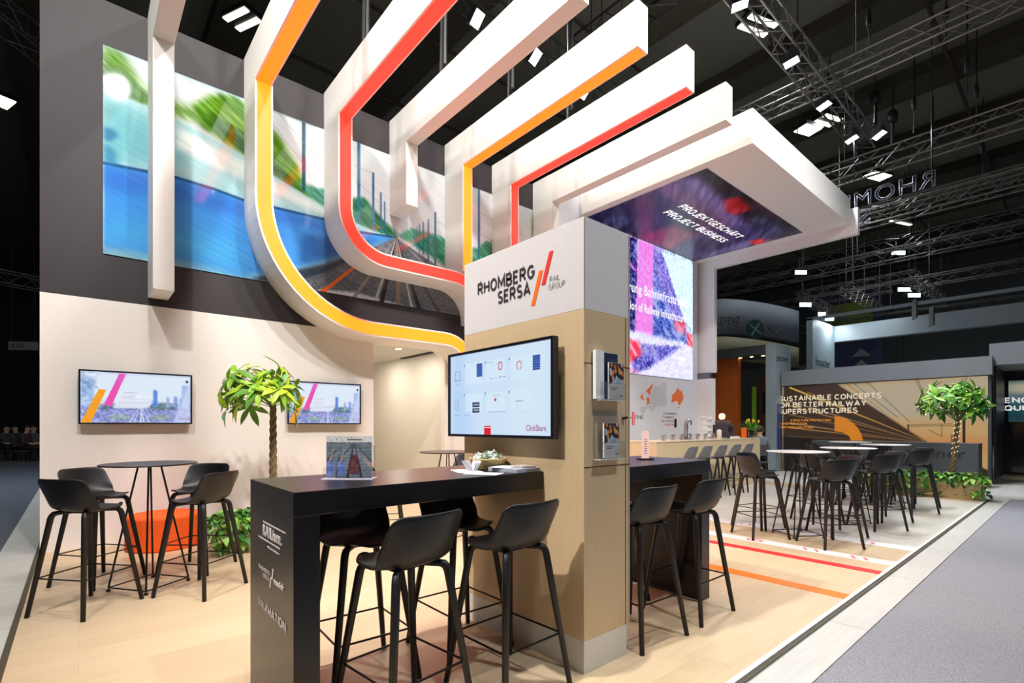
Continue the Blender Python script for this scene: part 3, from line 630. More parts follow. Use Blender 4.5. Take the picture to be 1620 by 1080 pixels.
for lab, x0 in (('flat screen with city slide on the cream wall, left of the tall indoor tree', -.0), ('flat screen with city slide on the cream wall, partly behind the tree crown', 2.17)):
    t, s, w, h = tv(lab, x0, x0 + 1.055, 1.375, 1.975, slide(3), .95, (x0, WY - .065, 1.375), 0)
    t['group'] = 'screens on the cream wall'
    text('screen_lettering', 'RHOMBERG SERSA', .014, (w * .86, -.024, .055), FACE_NY, TXTD, s, width=.09)
    lb_ = bmesh.new(); lb_.faces.new([lb_.verts.new(p) for p in ((w * .955, -.024, .05), (w * .962, -.024, .05), (w * .972, -.024, .085), (w * .965, -.024, .085))]); obj('logo_bar', lb_, RED, s)
c = Canvas(0, 1, 0, 1, 260, 150, (205, 226, 248))
c.poly([(0, 0), (.3, 0), (.2, .3), (.14, 1), (0, 1)], (176, 208, 246), .7, 12)
c.poly([(.6, 0), (1, 0), (1, 1), (.7, 1)], (216, 234, 250), .6, 14)
def pan(x0, x1, y0, y1, col=(214, 236, 250), a=.7): c.poly([(x0, y0), (x1, y0), (x1, y1), (x0, y1)], col, a)
for x0 in (.17, .40, .64):
    pan(x0 + .005, x0 + .195, .62, .88); pan(x0 + .005, x0 + .195, .28, .50)
for x0 in (.165, .398, .635):
    for y in (.86, .49): c.ellipse((x0, y), .008, .016, (120, 130, 205), .8)
for x0 in (.305, .845):
    pan(x0, x0 + .06, .70, .86, (44, 78, 160), 1)
    for k in range(5): c.line((x0, .725 + k * .027), (x0 + .06, .725 + k * .027), .004, (120, 160, 220), .8)
c.poly([(.05, .68), (.12, .68), (.12, .69), (.05, .69)], (80, 90, 140)); 
for a_, b_ in (((.055, .69), (.055, .80)), ((.115, .69), (.115, .80)), ((.055, .80), (.115, .80)), ((.062, .30), (.062, .42)), ((.095, .30), (.095, .42)), ((.062, .42), (.095, .42)), ((.062, .30), (.095, .30))): c.line(a_, b_, .004, (110, 120, 160), .9)
c.ellipse((.548, .80), .022, .052, (214, 40, 60), .9, ring=.3); c.ellipse((.548, .80), .015, .036, (205, 226, 248), 1)
c.ellipse((.725, .775), .024, .052, (214, 60, 76), .9, ring=.25); c.poly([(.71, .70), (.74, .70), (.73, .76), (.72, .76)], (205, 226, 248))
c.poly([(.255, .335), (.335, .335), (.335, .395), (.255, .395)], (30, 44, 74)); c.poly([(.255, .265), (.335, .265), (.335, .32), (.255, .32)], (30, 44, 74))
c.poly([(.27, .355), (.325, .355), (.325, .375), (.27, .375)], (180, 200, 230), .8); c.poly([(.27, .285), (.325, .285), (.325, .303), (.27, .303)], (180, 200, 230), .8)
c.ellipse((.50, .41), .012, .02, (220, 40, 70), .9)
for x0, y0, w_ in ((.45, .66, .07), (.54, .67, .05), (.43, .27, .17), (.06, .635, .05), (.05, .235, .07), (.17, .235, .05), (.41, .855, .07), (.47, .46, .08), (.69, .385, .07), (.70, .375, .06)): c.line((x0, y0), (x0 + w_, y0), .006, (130, 140, 180), .75)
for x0 in (.45, .546, .59): c.ellipse((x0, .67), .004, .008, (60, 90, 60), .8)
for a_, b_ in (((.71, .26), (.71, .34)), ((.75, .26), (.75, .34)), ((.71, .26), (.75, .26)), ((.71, .34), (.75, .34)), ((.63, .64), (.69, .72)), ((.79, .33), (.86, .27))): c.line(a_, b_, .002, (140, 160, 205), .6)
c.poly([(.385, .0), (.455, .0), (.455, .105), (.385, .105)], (222, 20, 44)); c.poly([(.39, .075), (.45, .075), (.45, .09), (.39, .09)], (250, 220, 224), .9)
t, s, w, h = tv('large flat screen with light blue instructions page on the oak column', 0, 1.047, 1.288, 1.868, c, .98, (CX0 - .055, 3.007, 1.285), R(-90), 'large_television')
text('screen_lettering', 'ClickShare', .036, (w * .78, -.024, .045), FACE_NY, mat('magenta lettering', (176, 84, 140), .5), s, width=.165)
# ---------------------------------------------------------------- bar stools
def stool_shell():
    """one-piece shell: seat pan that sweeps up into a low wide back; +Y is the front"""
    prof = [(.215, .742), (.205, .752), (.16, .752), (.10, .744), (.04, .738), (-.02, .738), (-.08, .742), (-.13, .752), (-.170, .775), (-.196, .815), (-.212, .865), (-.224, .915), (-.233, .960), (-.238, .988)]
    half = [.095, .135, .168, .187, .195, .198, .200, .202, .204, .206, .207, .207, .206, .205]
    bm = bmesh.new(); NU = 20; rows = []; rc = .062
    for k, ((y, z), w) in enumerate(zip(prof, half)):
        row = []
        for i in range(NU + 1):
            s = math.sin((-1 + 2 * i / NU) * math.pi / 2); x = w * s; e = abs(s)
            back = max(0, min(1, (k - 5.5) / 3.5)); up = max(0, (z - .76) / .228)
            yy = y + back * (.115 - .050 * up) * e ** 2.3 + (0 if k > 2 else -.05 * e ** 3)
            q = max(0, e * w - (w - rc)); drop = rc - math.sqrt(max(0, rc * rc - q * q))
            zz = z + (1 - back) * .016 * e ** 2.5 - drop * up + .018 * back * (1 - up) * e ** 3
            row.append(bm.verts.new((x, yy, zz)))
        rows.append(row)
    for a, b in zip(rows, rows[1:]):
        for i in range(NU): bm.faces.new((a[i], a[i + 1], b[i + 1], b[i]))
    return bm
def make_stool(label, group, shellm, legm, loc=(0, 0, 0), rz=0):
    t = thing('bar_stool', label, 'bar stool', loc, rz, group)
    s = obj('seat_shell', stool_shell(), shellm, t, smooth=True)
    so = s.modifiers.new('thick', 'SOLIDIFY'); so.thickness = .013; so.offset = -1
    ss = s.modifiers.new('sub', 'SUBSURF'); ss.levels = 1; ss.render_levels = 1
    bm = bmesh.new(); box(bm, -.11, .11, -.09, .09, .722, .732); tube(bm, [(-.09, -.09, .724), (.09, .09, .724)], .010, 6); tube(bm, [(.09, -.09, .724), (-.09, .09, .724)], .010, 6)
    obj('under_frame', bm, RODM, t)
    F = .232
    for sx in (-1, 1):
        for sy in (-1, 1):
            bm = bmesh.new()
            tube(bm, [(sx * .05, sy * .05, .727), (sx * .116, sy * .116, .726), (sx * .130, sy * .130, .721), (sx * .138, sy * .138, .708), (sx * .143, sy * .143, .69), (sx * F, sy * F, .0)], [.012, .017, .0195, .020, .020, .0150], 10)
            obj('leg', bm, legm, t, smooth=True)
    bm = bmesh.new()
    def lp(z): k = .143 + (F - .143) * (1 - z / .69); return k
    k = lp(.27); q = [(-k, -k, .27), (k, -k, .27), (k, k, .27), (-k, k, .27)]
    for a, b in zip(q, q[1:] + q[:1]): tube(bm, [a, b], .0055, 6)
    obj('footrest', bm, RODM, t)
    return t
def rzof(dx, dy): return math.atan2(dy, dx) - R(90)
first = None
def stool(x, y, face, label, group='black bar stools'):
    global first
    if first is None:
        first = make_stool(label, group, STOOLM, LEGM, (x, y, 0), rzof(*face)); return first
    return dup(first, (x, y, 0), rzof(*face), label, group)
stool(.05, 4.90, (.76, .65), 'black bar stool at the blue topped round table, nearest the left aisle')
stool(.135, 5.68, (.6, -.78), 'black bar stool behind the leftmost stool at the blue topped round table')
stool(.771, 4.81, (-.63, .78), 'black bar stool in front of the orange pouf, back turned to the camera')
stool(.86, 5.56, (-.66, -.75), 'black bar stool in front of the green plant box and right of the pouf')
stool(1.14, 2.08, (-.12, 1), 'black bar stool in the left foreground, next to the printed table end')
stool(1.72, 2.02, (-.04, 1), 'black bar stool in the foreground right beside the oak column')
stool(1.17, 2.61, (-.05, -1), 'black bar stool under the far side of the front bar table, near its printed end')
stool(1.80, 2.58, (0, -1), 'black bar stool under the far side of the front bar table, near the column')
stool(2.77, 1.96, (.05, 1), 'black bar stool just right of the column, at the second bar table')
stool(3.41, 1.95, (0, 1), 'black bar stool at the outer end of the second bar table')
stool(3.12, 2.48, (0, -1), 'black bar stool on the far side of the second bar table, mostly hidden')
TB = [(6.75, 2.38, 'first white round table'), (8.32, 2.27, 'second white round table'), (10.2, 2.25, 'third white round table'), (11.3, 3.05, 'white round table farthest back')]
OFF = [((-.42, .29), 'at its left'), ((.15, .57), 'behind it'), ((-.30, -.43), 'nearest side'), ((.42, -.31), 'at its right')]
for (tx, ty, tn) in TB:
    for (ox, oy), pn in OFF:
        j = .02 * math.sin(tx * 7 + ox * 31)
        stool(tx + ox + j, ty + oy - j, (-ox, -oy), 'black bar stool by the %s, %s' % (tn, pn), 'black bar stools at the white round tables')
stool(2.75, 5.5, (.9, -.4), 'black bar stool seen over the bar table in front of the meeting room opening')
stool(3.75, 5.35, (-.9, -.3), 'black bar stool peeking out left of the column behind the red lit round table')
g0 = make_stool('grey bar stool at the oak counter, farthest left of the row', 'grey bar stools along the counter', GREYST, LEGM, (8.2, 4.78, 0), rzof(-.1, 1))
for i, (x, n) in enumerate(((8.72, 'second from the left'), (9.3, 'middle one of the row'), (9.88, 'second from the right'), (10.44, 'nearest the vase end'))):
    dup(g0, (x, 4.78, 0), rzof(-.1, 1), 'grey bar stool at the oak counter, ' + n)
# ---------------------------------------------------------------- round bar tables
def make_round(label, topm, loc, rz=R(45)):
    t = thing('round_bar_table', label, 'round table', loc, rz, 'round bar tables')
    bm = bmesh.new(); lathe(bm, [(0, 1.028), (.338, 1.028), (.347, 1.033), (.347, 1.037), (.343, 1.041), (0, 1.041)], 48); obj('table_top', bm, topm, t)
    bm = bmesh.new(); box(bm, -.09, .09, -.09, .09, 1.018, 1.028); obj('mounting_plate', bm, RODM, t)
    for sx, sy in ((1, 1), (1, -1), (-1, -1), (-1, 1)):
        bm = bmesh.new(); tube(bm, [(sx * .055, sy * .055, 1.022), (sx * .06, sy * .06, .99), (sx * .195, sy * .195, .03)], .0075, 8); lathe(bm, [(0, 0), (.016, 0), (.012, .02), (0, .02)], 12, (sx * .195, sy * .195, 0)); obj('leg', bm, RODM, t)
    bm = bmesh.new(); q = [(-.195, -.195, .03), (.195, -.195, .03), (.195, .195, .03), (-.195, .195, .03)]
    for a, b in zip(q, q[1:] + q[:1]): tube(bm, [a, b], .006, 6)
    obj('base_ring', bm, RODM, t); return t
r0 = make_round('dark topped round bar table on thin rods by the orange pouf', BLACK, (.458, 5.23, 0), R(35))
dup(r0, (3.42, 5.15, 0), R(20), 'dark topped round bar table behind the front table, glowing red at the column edge')
WT = mat('white round table top', (226, 226, 226), .25); rw = None
for (tx, ty, tn) in TB:
    if rw is None: rw = make_round(tn + ' on black rods, counted from the front', WT, (tx, ty, 0), R(57))
    else: dup(rw, (tx, ty, 0), R(50 - tx), tn + ' on black rods, counted from the front')
# ---------------------------------------------------------------- black bar tables docked to the column
def bar_table(label, x0, x1, y0, y1, leg):
    t = thing('bar_table', label, 'table', (x0, y0, 0), 0, 'black bar tables docked to the column')
    obj('table_top', B((0, x1 - x0, 0, y1 - y0, .988, 1.09)), BLACK, t, bevel=.003)
    if leg == 'L': p = obj('end_panel', B((0, .108, 0, y1 - y0, 0, .988)), BLACK, t, bevel=.002)
    else: p = obj('end_panel', B((x1 - x0 - .12, x1 - x0, 0, y1 - y0, 0, .988)), BLACK, t, bevel=.002)
    return t, p
ft, fp = bar_table('long black bar table in the foreground with white logos on its end', .662, CX0 - .002, 2.122, 2.80, 'L')
bar_table('second black bar table right of the column with a wide black end panel', CX1 + .002, 3.77, 1.97, 2.65, 'R')
LOG = mat('printed white logo', (214, 206, 200), .6)
def ep(px, py): v = P(px, py, X=.66); return (v.y - 2.122, v.z)
def endpoly(pts):
    bm = bmesh.new(); bm.faces.new([bm.verts.new((-.0015, *ep(400 + x / 5.143, 800 + y / 5.143))) for x, y in pts]); return obj('logo_bar', bm, LOG, fp)
endpoly([(83, 118), (266, 216), (266, 230), (83, 132)]); endpoly([(46, 236), (219, 342), (219, 356), (46, 250)])
endpoly([(158, 508), (168, 514), (160, 600), (150, 596)]); endpoly([(142, 575), (152, 580), (142, 668), (132, 660)])
def et(s, p, q, h, **k):
    a = ep(400 + p[0] / 5.143, 800 + p[1] / 5.143); b = ep(400 + q[0] / 5.143, 800 + q[1] / 5.143)
    text('logo_lettering', s, h, (-.002, a[0], a[1]), FACE_NX, LOG, fp, width=a[0] - b[0], **k)
et('RAILium.', (80, 232), (232, 320), .048, bold=.0015); et('Wireless Intelligence', (120, 340), (212, 392), .009)
et('RHOMBERG', (48, 500), (138, 560), .020, bold=.0008); et('SERSA', (82, 575), (132, 612), .020, bold=.0008); et('vossloh', (170, 630), (250, 688), .026, bold=.001)
et('RAIL', (46, 800), (96, 838), .036); et('4MATION', (98, 862), (268, 1005), .044, bold=.0015)
# ---------------------------------------------------------------- oak counter
ct = thing('counter', 'long oak bar counter under the world map print', 'counter', (7.92, 5.15, 0))
obj('counter_body', B((0, 4.36, 0, .60, 0, 1.045), (0, .5, .60, 1.65, 0, 1.045)), OAKL, ct, bevel=.003)
obj('counter_top', B((-.01, 4.38, -.01, .62, 1.045, 1.062), (-.01, .52, .62, 1.66, 1.045, 1.062)), mat('pale oak top', (228, 212, 182), .35), ct)
obj('foot_rail', B((.1, 4.3, -.012, 0, .28, .295)), STEEL, ct)
tp = thing('beer_tap', 'curved steel tap column standing on the counter', 'tap', (9.54, 5.5, 1.062))
bm = bmesh.new(); tube(bm, [(0, 0, 0), (0, 0, .30), (.0, -.01, .36), (.0, -.05, .395), (.0, -.10, .40)], .045, 16); obj('tap_column', bm, STEEL, tp, smooth=True)
bm = bmesh.new(); tube(bm, [(0, -.10, .40), (0, -.12, .38), (0, -.12, .30)], .018, 10); obj('spout', bm, STEEL, tp)
bm = bmesh.new(); box(bm, -.09, .09, -.16, .05, 0, .012); obj('drip_tray', bm, STEEL, tp)
GL = glassy('drinking glass'); gm = None; rnd = random.Random(4)
for i in range(14):
    x = 8.5 + .16 * i; y = 5.38 + .06 * (i % 2)
    if gm is None:
        bm = bmesh.new(); lathe(bm, [(0, 0), (.028, 0), (.036, .12), (.033, .12), (.026, .006), (0, .006)], 16); gm = obj('drinking_glass', bm, GL, smooth=True); o = gm
    else: o = gm.copy(); sc.collection.objects.link(o)
    o.location = (x, y, 1.062); tag(o, 'clear drinking glass in the row lined up on the counter below the map', 'glass', 'row of clear glasses on the counter')
cm = thing('coffee_machine', 'dark grey coffee machine standing on the counter near the vase', 'coffee machine', (10.98, 5.3, 1.062))
obj('machine_body', B((0, .30, 0, .42, 0, .31)), mat('anthracite plastic', (62, 60, 70), .4), cm, bevel=.01)
obj('spout_head', B((.02, .12, -.05, 0, .17, .27)), BLACKM, cm, bevel=.005); obj('drip_tray', B((-.06, .0, .02, .34, 0, .03)), STEEL, cm)
obj('bean_hopper', B((.10, .26, .06, .36, .31, .41)), mat('smoky plastic', (96, 84, 84), .2), cm, bevel=.01)
bm = bmesh.new(); lathe(bm, [(0, 0), (.05, 0), (.055, .01), (.055, .18), (.03, .2), (0, .2)], 20); tag(obj('coffee_grinder', bm, mat('cream enamel', (226, 214, 196), .3), smooth=True, at=(10.80, 5.42, 1.062)), 'small cream grinder jar left of the dark coffee machine', 'grinder')
lm = thing('table_lamp', 'small round glowing lamp above the coffee machine', 'lamp', (11.42, 5.66, 1.062))
bm = bmesh.new(); lathe(bm, [(0, 0), (.06, 0), (.06, .015), (.012, .02), (.012, .46), (0, .46)], 16); obj('lamp_stem', bm, RODM, lm)
bm = bmesh.new(); lathe(bm, [(.0, .58), (.05, .57), (.075, .52), (.07, .46), (.03, .43), (0, .43)], 20); obj('lamp_shade', bm, mat('warm lamp glass', (255, 226, 196), .4, emit=1.2), lm, smooth=True)
sg = thing('shelf_stand', 'white wire rack of cups on the counter left of the coffee machine', 'rack', (10.60, 5.62, 1.062))
bm = bmesh.new()
for k in range(4): box(bm, 0, .3, 0, .1, .04 + .13 * k, .05 + .13 * k)
box(bm, 0, .01, 0, .1, 0, .5); box(bm, .29, .3, 0, .1, 0, .5); obj('rack_frame', bm, WHITE, sg)
bm = bmesh.new()
for k in range(3):
    for i in range(4): lathe(bm, [(0, 0), (.02, 0), (.03, .06), (0, .06)], 10, (.05 + .065 * i, .05, .05 + .13 * k))
obj('cups', bm, WHITE, sg)
# vase with flowers
LEAFM = [mat('fresh leaf', (96, 160, 52), .45, noise_amt=.25, noise_scale=9), mat('bright leaf', (136, 186, 62), .45, noise_amt=.25, noise_scale=9), mat('dark leaf', (58, 118, 50), .4, noise_amt=.25, noise_scale=9), mat('pale variegated leaf', (170, 206, 104), .45, noise_amt=.3, noise_scale=14)]
def leaf(bm, base, d, up, L, w, bend=.25, mi=0, heart=False, seg=5):
    d = d.normalized(); s = d.cross(up).normalized(); n = s.cross(d).normalized(); prev = None
    for i in range(seg + 1):
        t = i / seg
        ww = w * (math.sin(math.pi * min(1, t * .97 + .03)) ** .8 if not heart else (1.15 * (1 - t) ** .75 * min(1, (t + .12) * 5)))
        c = base + d * (L * t) - n * (bend * L * t * t)
        a = bm.verts.new(c - s * ww * .5 + n * ww * .12); m_ = bm.verts.new(c); b = bm.verts.new(c + s * ww * .5 + n * ww * .12)
        if prev:
            for q in ((prev[0], prev[1], m_, a), (prev[1], prev[2], b, m_)):
                f = bm.faces.new(q); f.material_index = mi; f.smooth = True
        prev = (a, m_, b)
vs = thing('flower_vase', 'glass vase of green and yellow tulip leaves at the counter end', 'vase', (12.15, 5.30, 1.062))
bm = bmesh.new(); lathe(bm, [(0, 0), (.05, 0), (.075, .05), (.085, .18), (.08, .18), (.07, .055), (0, .01)], 20); obj('vase', bm, glassy('grey vase glass', (.7, .72, .76), .45), vs, smooth=True)
bm = bmesh.new(); rnd = random.Random(5)
for i in range(75):
    a = rnd.uniform(0, 6.28); e = rnd.uniform(.35, 1.4); dd = Vector((math.cos(a) * math.cos(e), math.sin(a) * math.cos(e), math.sin(e)))
    leaf(bm, Vector((0, 0, .13)) + dd * .03, dd, Vector((0, 0, 1)) if e < 1.3 else Vector((1, 0, 0)), rnd.uniform(.2, .34), .035, .35, rnd.choice((0, 0, 1, 1, 2)))
obj('foliage', bm, LEAFM, vs)
TUL = mat('yellow tulip', (240, 196, 50), .5)
for i in range(9):
    a = rnd.uniform(0, 6.28); e = rnd.uniform(.9, 1.45); dd = Vector((math.cos(a) * math.cos(e), math.sin(a) * math.cos(e), math.sin(e))); p = Vector((0, 0, .13)) + dd * rnd.uniform(.24, .32)
    bm = bmesh.new(); lathe(bm, [(0, -.03), (.018, -.015), (.022, .01), (.008, .045), (0, .05)], 8, p); obj('tulip_head', bm, TUL, vs)
tag(obj('orange_carton', B((0, .09, 0, .09, 0, .24)), ORG, at=(11.82, 5.3, 1.062), bevel=.004), 'orange carton between the coffee machine and the vase', 'carton')
tag(obj('cup_stack', B((0, .34, 0, .06, 0, .05)), WHITE, at=(10.92, 5.17, 1.062), bevel=.004), 'low white tray in front of the coffee machine', 'tray')
# ---------------------------------------------------------------- pouf
bm = bmesh.new(); lathe(bm, [(0, 0), (.34, 0), (.355, .015), (.355, .345), (.345, .365), (.32, .372), (0, .372)], 56)
for v in bm.verts: v.co.x *= 1.0; v.co.y *= .98
tag(obj('pouf', bm, mat('orange felt', (246, 92, 14), .85, noise_amt=.08, noise_scale=120), smooth=False, at=(.73, 6.84, 0)), 'round orange upholstered pouf on the floor by the cream wall', 'pouf')
# ---------------------------------------------------------------- planters and indoor trees
def pothos(bm, x0, x1, y0, y1, zt, n, seed, spill=.12, zmin=.06):
    rnd = random.Random(seed)
    for i in range(n):
        x = rnd.uniform(x0 - spill * .6, x1 + spill * .6); y = rnd.uniform(y0 - spill, y1 + spill * .4)
        out = min(x - x0, x1 - x, y - y0, y1 - y)
        z = zt + rnd.uniform(-.02, .10) if out > 0 else rnd.uniform(zmin, zt + .05) if rnd.random() < .55 else zt + rnd.uniform(-.08, .06)
        a = rnd.uniform(0, 6.28); dd = Vector((math.cos(a), math.sin(a), rnd.uniform(-.9, .4)))
        if out < 0: dd += Vector((0, -.6, -.4)) if y < y0 else Vector((0, 0, -.4))
        L = rnd.uniform(.065, .12); leaf(bm, Vector((x, y, z)), dd, Vector((0, 0, 1)), L, L * .8, .3, rnd.choice((0, 0, 1, 2, 2, 3)), heart=True, seg=4)
def planter(label, x0, x1, y0, y1, h, n, seed, spill=.12):
    t = thing('planter_box', label, 'planter', (x0, y0, 0)); w, d = x1 - x0, y1 - y0
    obj('wooden_box', B((0, w, 0, .018, .0, h), (0, w, d - .018, d, 0, h), (0, .018, 0, d, 0, h), (w - .018, w, 0, d, 0, h), (.018, w - .018, .018, d - .018, .0, h * .8)), PLYB, t, bevel=.002)
    bm = bmesh.new(); pothos(bm, 0, w, 0, d, h + .02, n, seed, spill); obj('pothos_foliage', bm, LEAFM, t)
    bm = bmesh.new(); rnd = random.Random(seed + 1)
    for k in range(14):
        x = rnd.uniform(0, w); y = rnd.uniform(-.05, .05); tube(bm, [(x, d * .4, h * .9), (x + .02, y - .02, h + .05), (x + rnd.uniform(-.1, .1), y - .08, h * .5), (x + rnd.uniform(-.1, .1), y - .08, .08)], .004, 5)
    obj('vines', bm, LEAFM[2], t); return t
planter('wooden planter overflowing with pothos in front of the cream wall', 1.16, 2.45, 6.05, 6.42, .30, 1100, 3, .16)
pr_ = planter('wooden planter with trailing pothos at the far corner of the pale floor', 0, 1.75, 0, .36, .36, 1050, 8, .13)
pr_.location = (12.30, 3.02, 0); pr_.rotation_euler = (0, 0, R(-90))
LEAFT = [mat('lime leaf', (136, 190, 44), .4, noise_amt=.2, noise_scale=9), mat('yellow green leaf', (172, 208, 52), .4, noise_amt=.2, noise_scale=9), mat('mid green leaf', (92, 150, 44), .4, noise_amt=.2, noise_scale=9), mat('lime leaf', (136, 190, 44))]
def tree(label, loc, trunk_top, crown_c, crown_r, n, seed, leafL=.17, lights=False, lean=(0, 0), lv=None):
    t = thing('braided_tree', label, 'indoor tree', loc); rnd = random.Random(seed); H = trunk_top
    bm = bmesh.new()
    for k in range(3):
        pts = []
        for i in range(41):
            z = H * i / 40; a = z * 22 + k * 2.094; rr = .020 * (1 + .25 * (1 - z / H)); pts.append((rr * math.cos(a) + lean[0] * z / H, rr * math.sin(a) + lean[1] * z / H, z))
        tube(bm, pts, [.023 * (1.15 - .3 * i / 40) for i in range(41)], 8)
    obj('braided_trunk', bm, mat('bark', (124, 104, 74), .8, noise_amt=.3, noise_scale=30, bump=.4), t, smooth=True)
    tb = Vector((lean[0], lean[1], H)); bl = bmesh.new(); br = bmesh.new()
    for i in range(n):
        u = rnd.uniform(-.55, 1); a = rnd.uniform(0, 6.28); q = math.sqrt(1 - u * u) if abs(u) < 1 else 0
        rr = rnd.uniform(.55, 1)
        c = Vector((crown_c[0] + crown_r[0] * q * math.cos(a) * rr, crown_c[1] + crown_r[1] * q * math.sin(a) * rr, crown_c[2] + crown_r[2] * u * rr))
        mid = (tb + c) / 2 + Vector((0, 0, .05)); tube(br, [tb - Vector((0, 0, .05)), mid, c], .0045, 5, cap=False)
        out = Vector((c.x - crown_c[0], c.y - crown_c[1], (c.z - crown_c[2]) * .5 + .1)).normalized()
        nl = rnd.choice((5, 6, 6, 7))
        for j in range(nl):
            b = 2 * math.pi * j / nl + rnd.uniform(-.2, .2); s = out.cross(Vector((0, 0, 1))).normalized(); v = s.cross(out)
            dd = out * .45 + (s * math.cos(b) + v * math.sin(b)) * .9 + Vector((0, 0, -.35))
            L = rnd.uniform(.75, 1.1) * leafL; leaf(bl, c, dd, out + Vector((0, 0, .6)), L, L * .30, .3, rnd.choice((0, 0, 1, 1, 2) if u > 0 else (0, 2, 2, 1)))
    obj('branches', br, mat('green twig', (104, 128, 60), .6), t); obj('leaf_crown', bl, lv or LEAFM, t)
    if lights:
        bm = bmesh.new()
        for i in range(110):
            if i < 40: z = H * (.45 + .55 * i / 40); a = i * 1.1; p = (.045 * math.cos(a) + lean[0] * z / H, .045 * math.sin(a) + lean[1] * z / H, z)
            else:
                a = rnd.uniform(0, 6.28); u = rnd.uniform(-.7, .9); q = math.sqrt(1 - u * u); p = (crown_c[0] + crown_r[0] * q * math.cos(a), crown_c[1] + crown_r[1] * q * math.sin(a), crown_c[2] + crown_r[2] * u)
            r = bmesh.ops.create_icosphere(bm, subdivisions=1, radius=.008); bmesh.ops.translate(bm, vec=Vector(p), verts=r['verts'])
        obj('fairy_lights', bm, mat('fairy light', (255, 236, 180), .4, emit=2.2), t)
    return t
tree('tall indoor tree with braided trunk in front of the cream wall', (1.72, 6.25, .22), 1.40, (-.13, 0, 1.50), (.41, .34, .38), 32, 12, .235, lv=LEAFT)
tree('indoor tree wrapped in fairy lights, rising from the far planter', (12.47, 1.72, .26), 1.20, (.02, -.02, 1.52), (.50, .52, .36), 60, 21, .23, lights=True, lean=(.10, -.08))
# ---------------------------------------------------------------- things on the front bar table
TZ = 1.09
YR = YAW - R(90)
bh = thing('brochure_holder', 'clear acrylic holder with track brochures on the front bar table', 'brochure holder', P(553, 757, Z=TZ), YR)
ACR = glassy('clear acrylic', (1, 1, 1), .12)
obj('back_plate', B((-.125, .125, .028, .031, 0, .17)), ACR, bh); obj('front_plate', B((-.125, .125, -.03, -.027, 0, .06)), ACR, bh); obj('base_plate', B((-.13, .13, -.05, .06, 0, .004)), mat('frosted acrylic', (214, 206, 220), .25), bh)
def bro(label, dx, dy, w, h, loc0, rz, kind, group=None):
    t = thing('brochure', label, 'brochure', loc0, rz, group)
    c = Canvas(0, 1, 0, 1, 60, 80, (222, 220, 216))
    if kind == 'track':
        c.poly([(0, 0), (1, 0), (1, .86), (0, .86)], (112, 124, 132)); 
        for k in range(9): c.poly([(0, .05 + .075 * k), (1, .05 + .075 * k), (1, .085 + .075 * k), (0, .085 + .075 * k)], (136, 150, 160), .7)
        for a_, b_, w_ in (((.48, .8), (.3, 0), .07), ((.52, .8), (.7, 0), .07), ((.45, .8), (-.15, .25), .04), ((.55, .8), (1.15, .25), .04)): c.line(a_, b_, .01, (46, 34, 38), .95, w_)
        c.poly([(.4, .55), (.6, .55), (.68, .1), (.32, .1)], (104, 48, 52), .8); c.line((.05, .3), (.2, .62), .06, (206, 150, 120), 1, .02); c.line((.95, .3), (.72, .5), .07, (206, 150, 120), 1, .02)
        c.poly([(0, 0), (.22, .1), (.2, .35), (0, .45)], (104, 128, 226), .8, 3); c.noise(.06, .06, 20); c.poly([(.3, .91), (.7, .91), (.7, .93), (.3, .93)], (60, 56, 60))
    elif kind == 'people':
        c.poly([(0, .42), (1, .42), (1, 1), (0, 1)], (46, 36, 44)); rs = random.Random(3)
        for k in range(26):
            x, y = rs.random(), .46 + rs.random() * .5; c.ellipse((x, y), .07, .06, rs.choice(((226, 134, 36), (206, 150, 120), (230, 170, 70), (30, 26, 40), (200, 90, 60), (190, 200, 220))), .9)
        c.poly([(.1, .42), (1, .42), (1, .5), (.5, .62)], (180, 200, 226), .8); c.line((.15, .32), (.6, .32), .02, (90, 90, 96)); c.line((.15, .27), (.5, .27), .02, (60, 60, 66)); c.line((.75, .1), (.92, .1), .03, (90, 70, 80))
    else:
        c.poly([(.0, 0), (1, 0), (1, 1), (0, 1)], (28, 40, 66)); c.poly([(.3, .3), (.9, .35), (.7, .9)], (60, 110, 140), .6, 3)
    o = c.mesh('cover', lambda u, v: (dx + (u - .5) * w, dy - .0045, .006 + v * h), picmat('cover print', 0, .35), t)
    obj('pages', B((dx - w / 2, dx + w / 2, dy - .004, dy + .006, .005, .005 + h)), mat('paper', (236, 234, 230), .7), t); return t
q = P(553, 757, Z=TZ)
bro('track brochure in the acrylic holder, right and front one', .03, -.012, .178, .212, q, YR, 'track'); bro('track brochure in the acrylic holder, left and partly covered', -.035, .008, .17, .212, q, YR, 'track')
bk = thing('candy_basket', 'round woven basket with wrapped sweets on the front bar table', 'basket', (1.955, 2.49, TZ))
bm = bmesh.new()
for k in range(7): 
    r = .080 + .006 * k; z = .006 + .0095 * k; pts = [(r * math.cos(a * math.pi / 12), r * math.sin(a * math.pi / 12), z + .002 * math.sin(a * 2)) for a in range(25)]; tube(bm, pts, .006, 6, cap=False)
obj('woven_bowl', bm, mat('straw', (196, 174, 120), .8), bk, smooth=True)
rnd = random.Random(9); sw = None
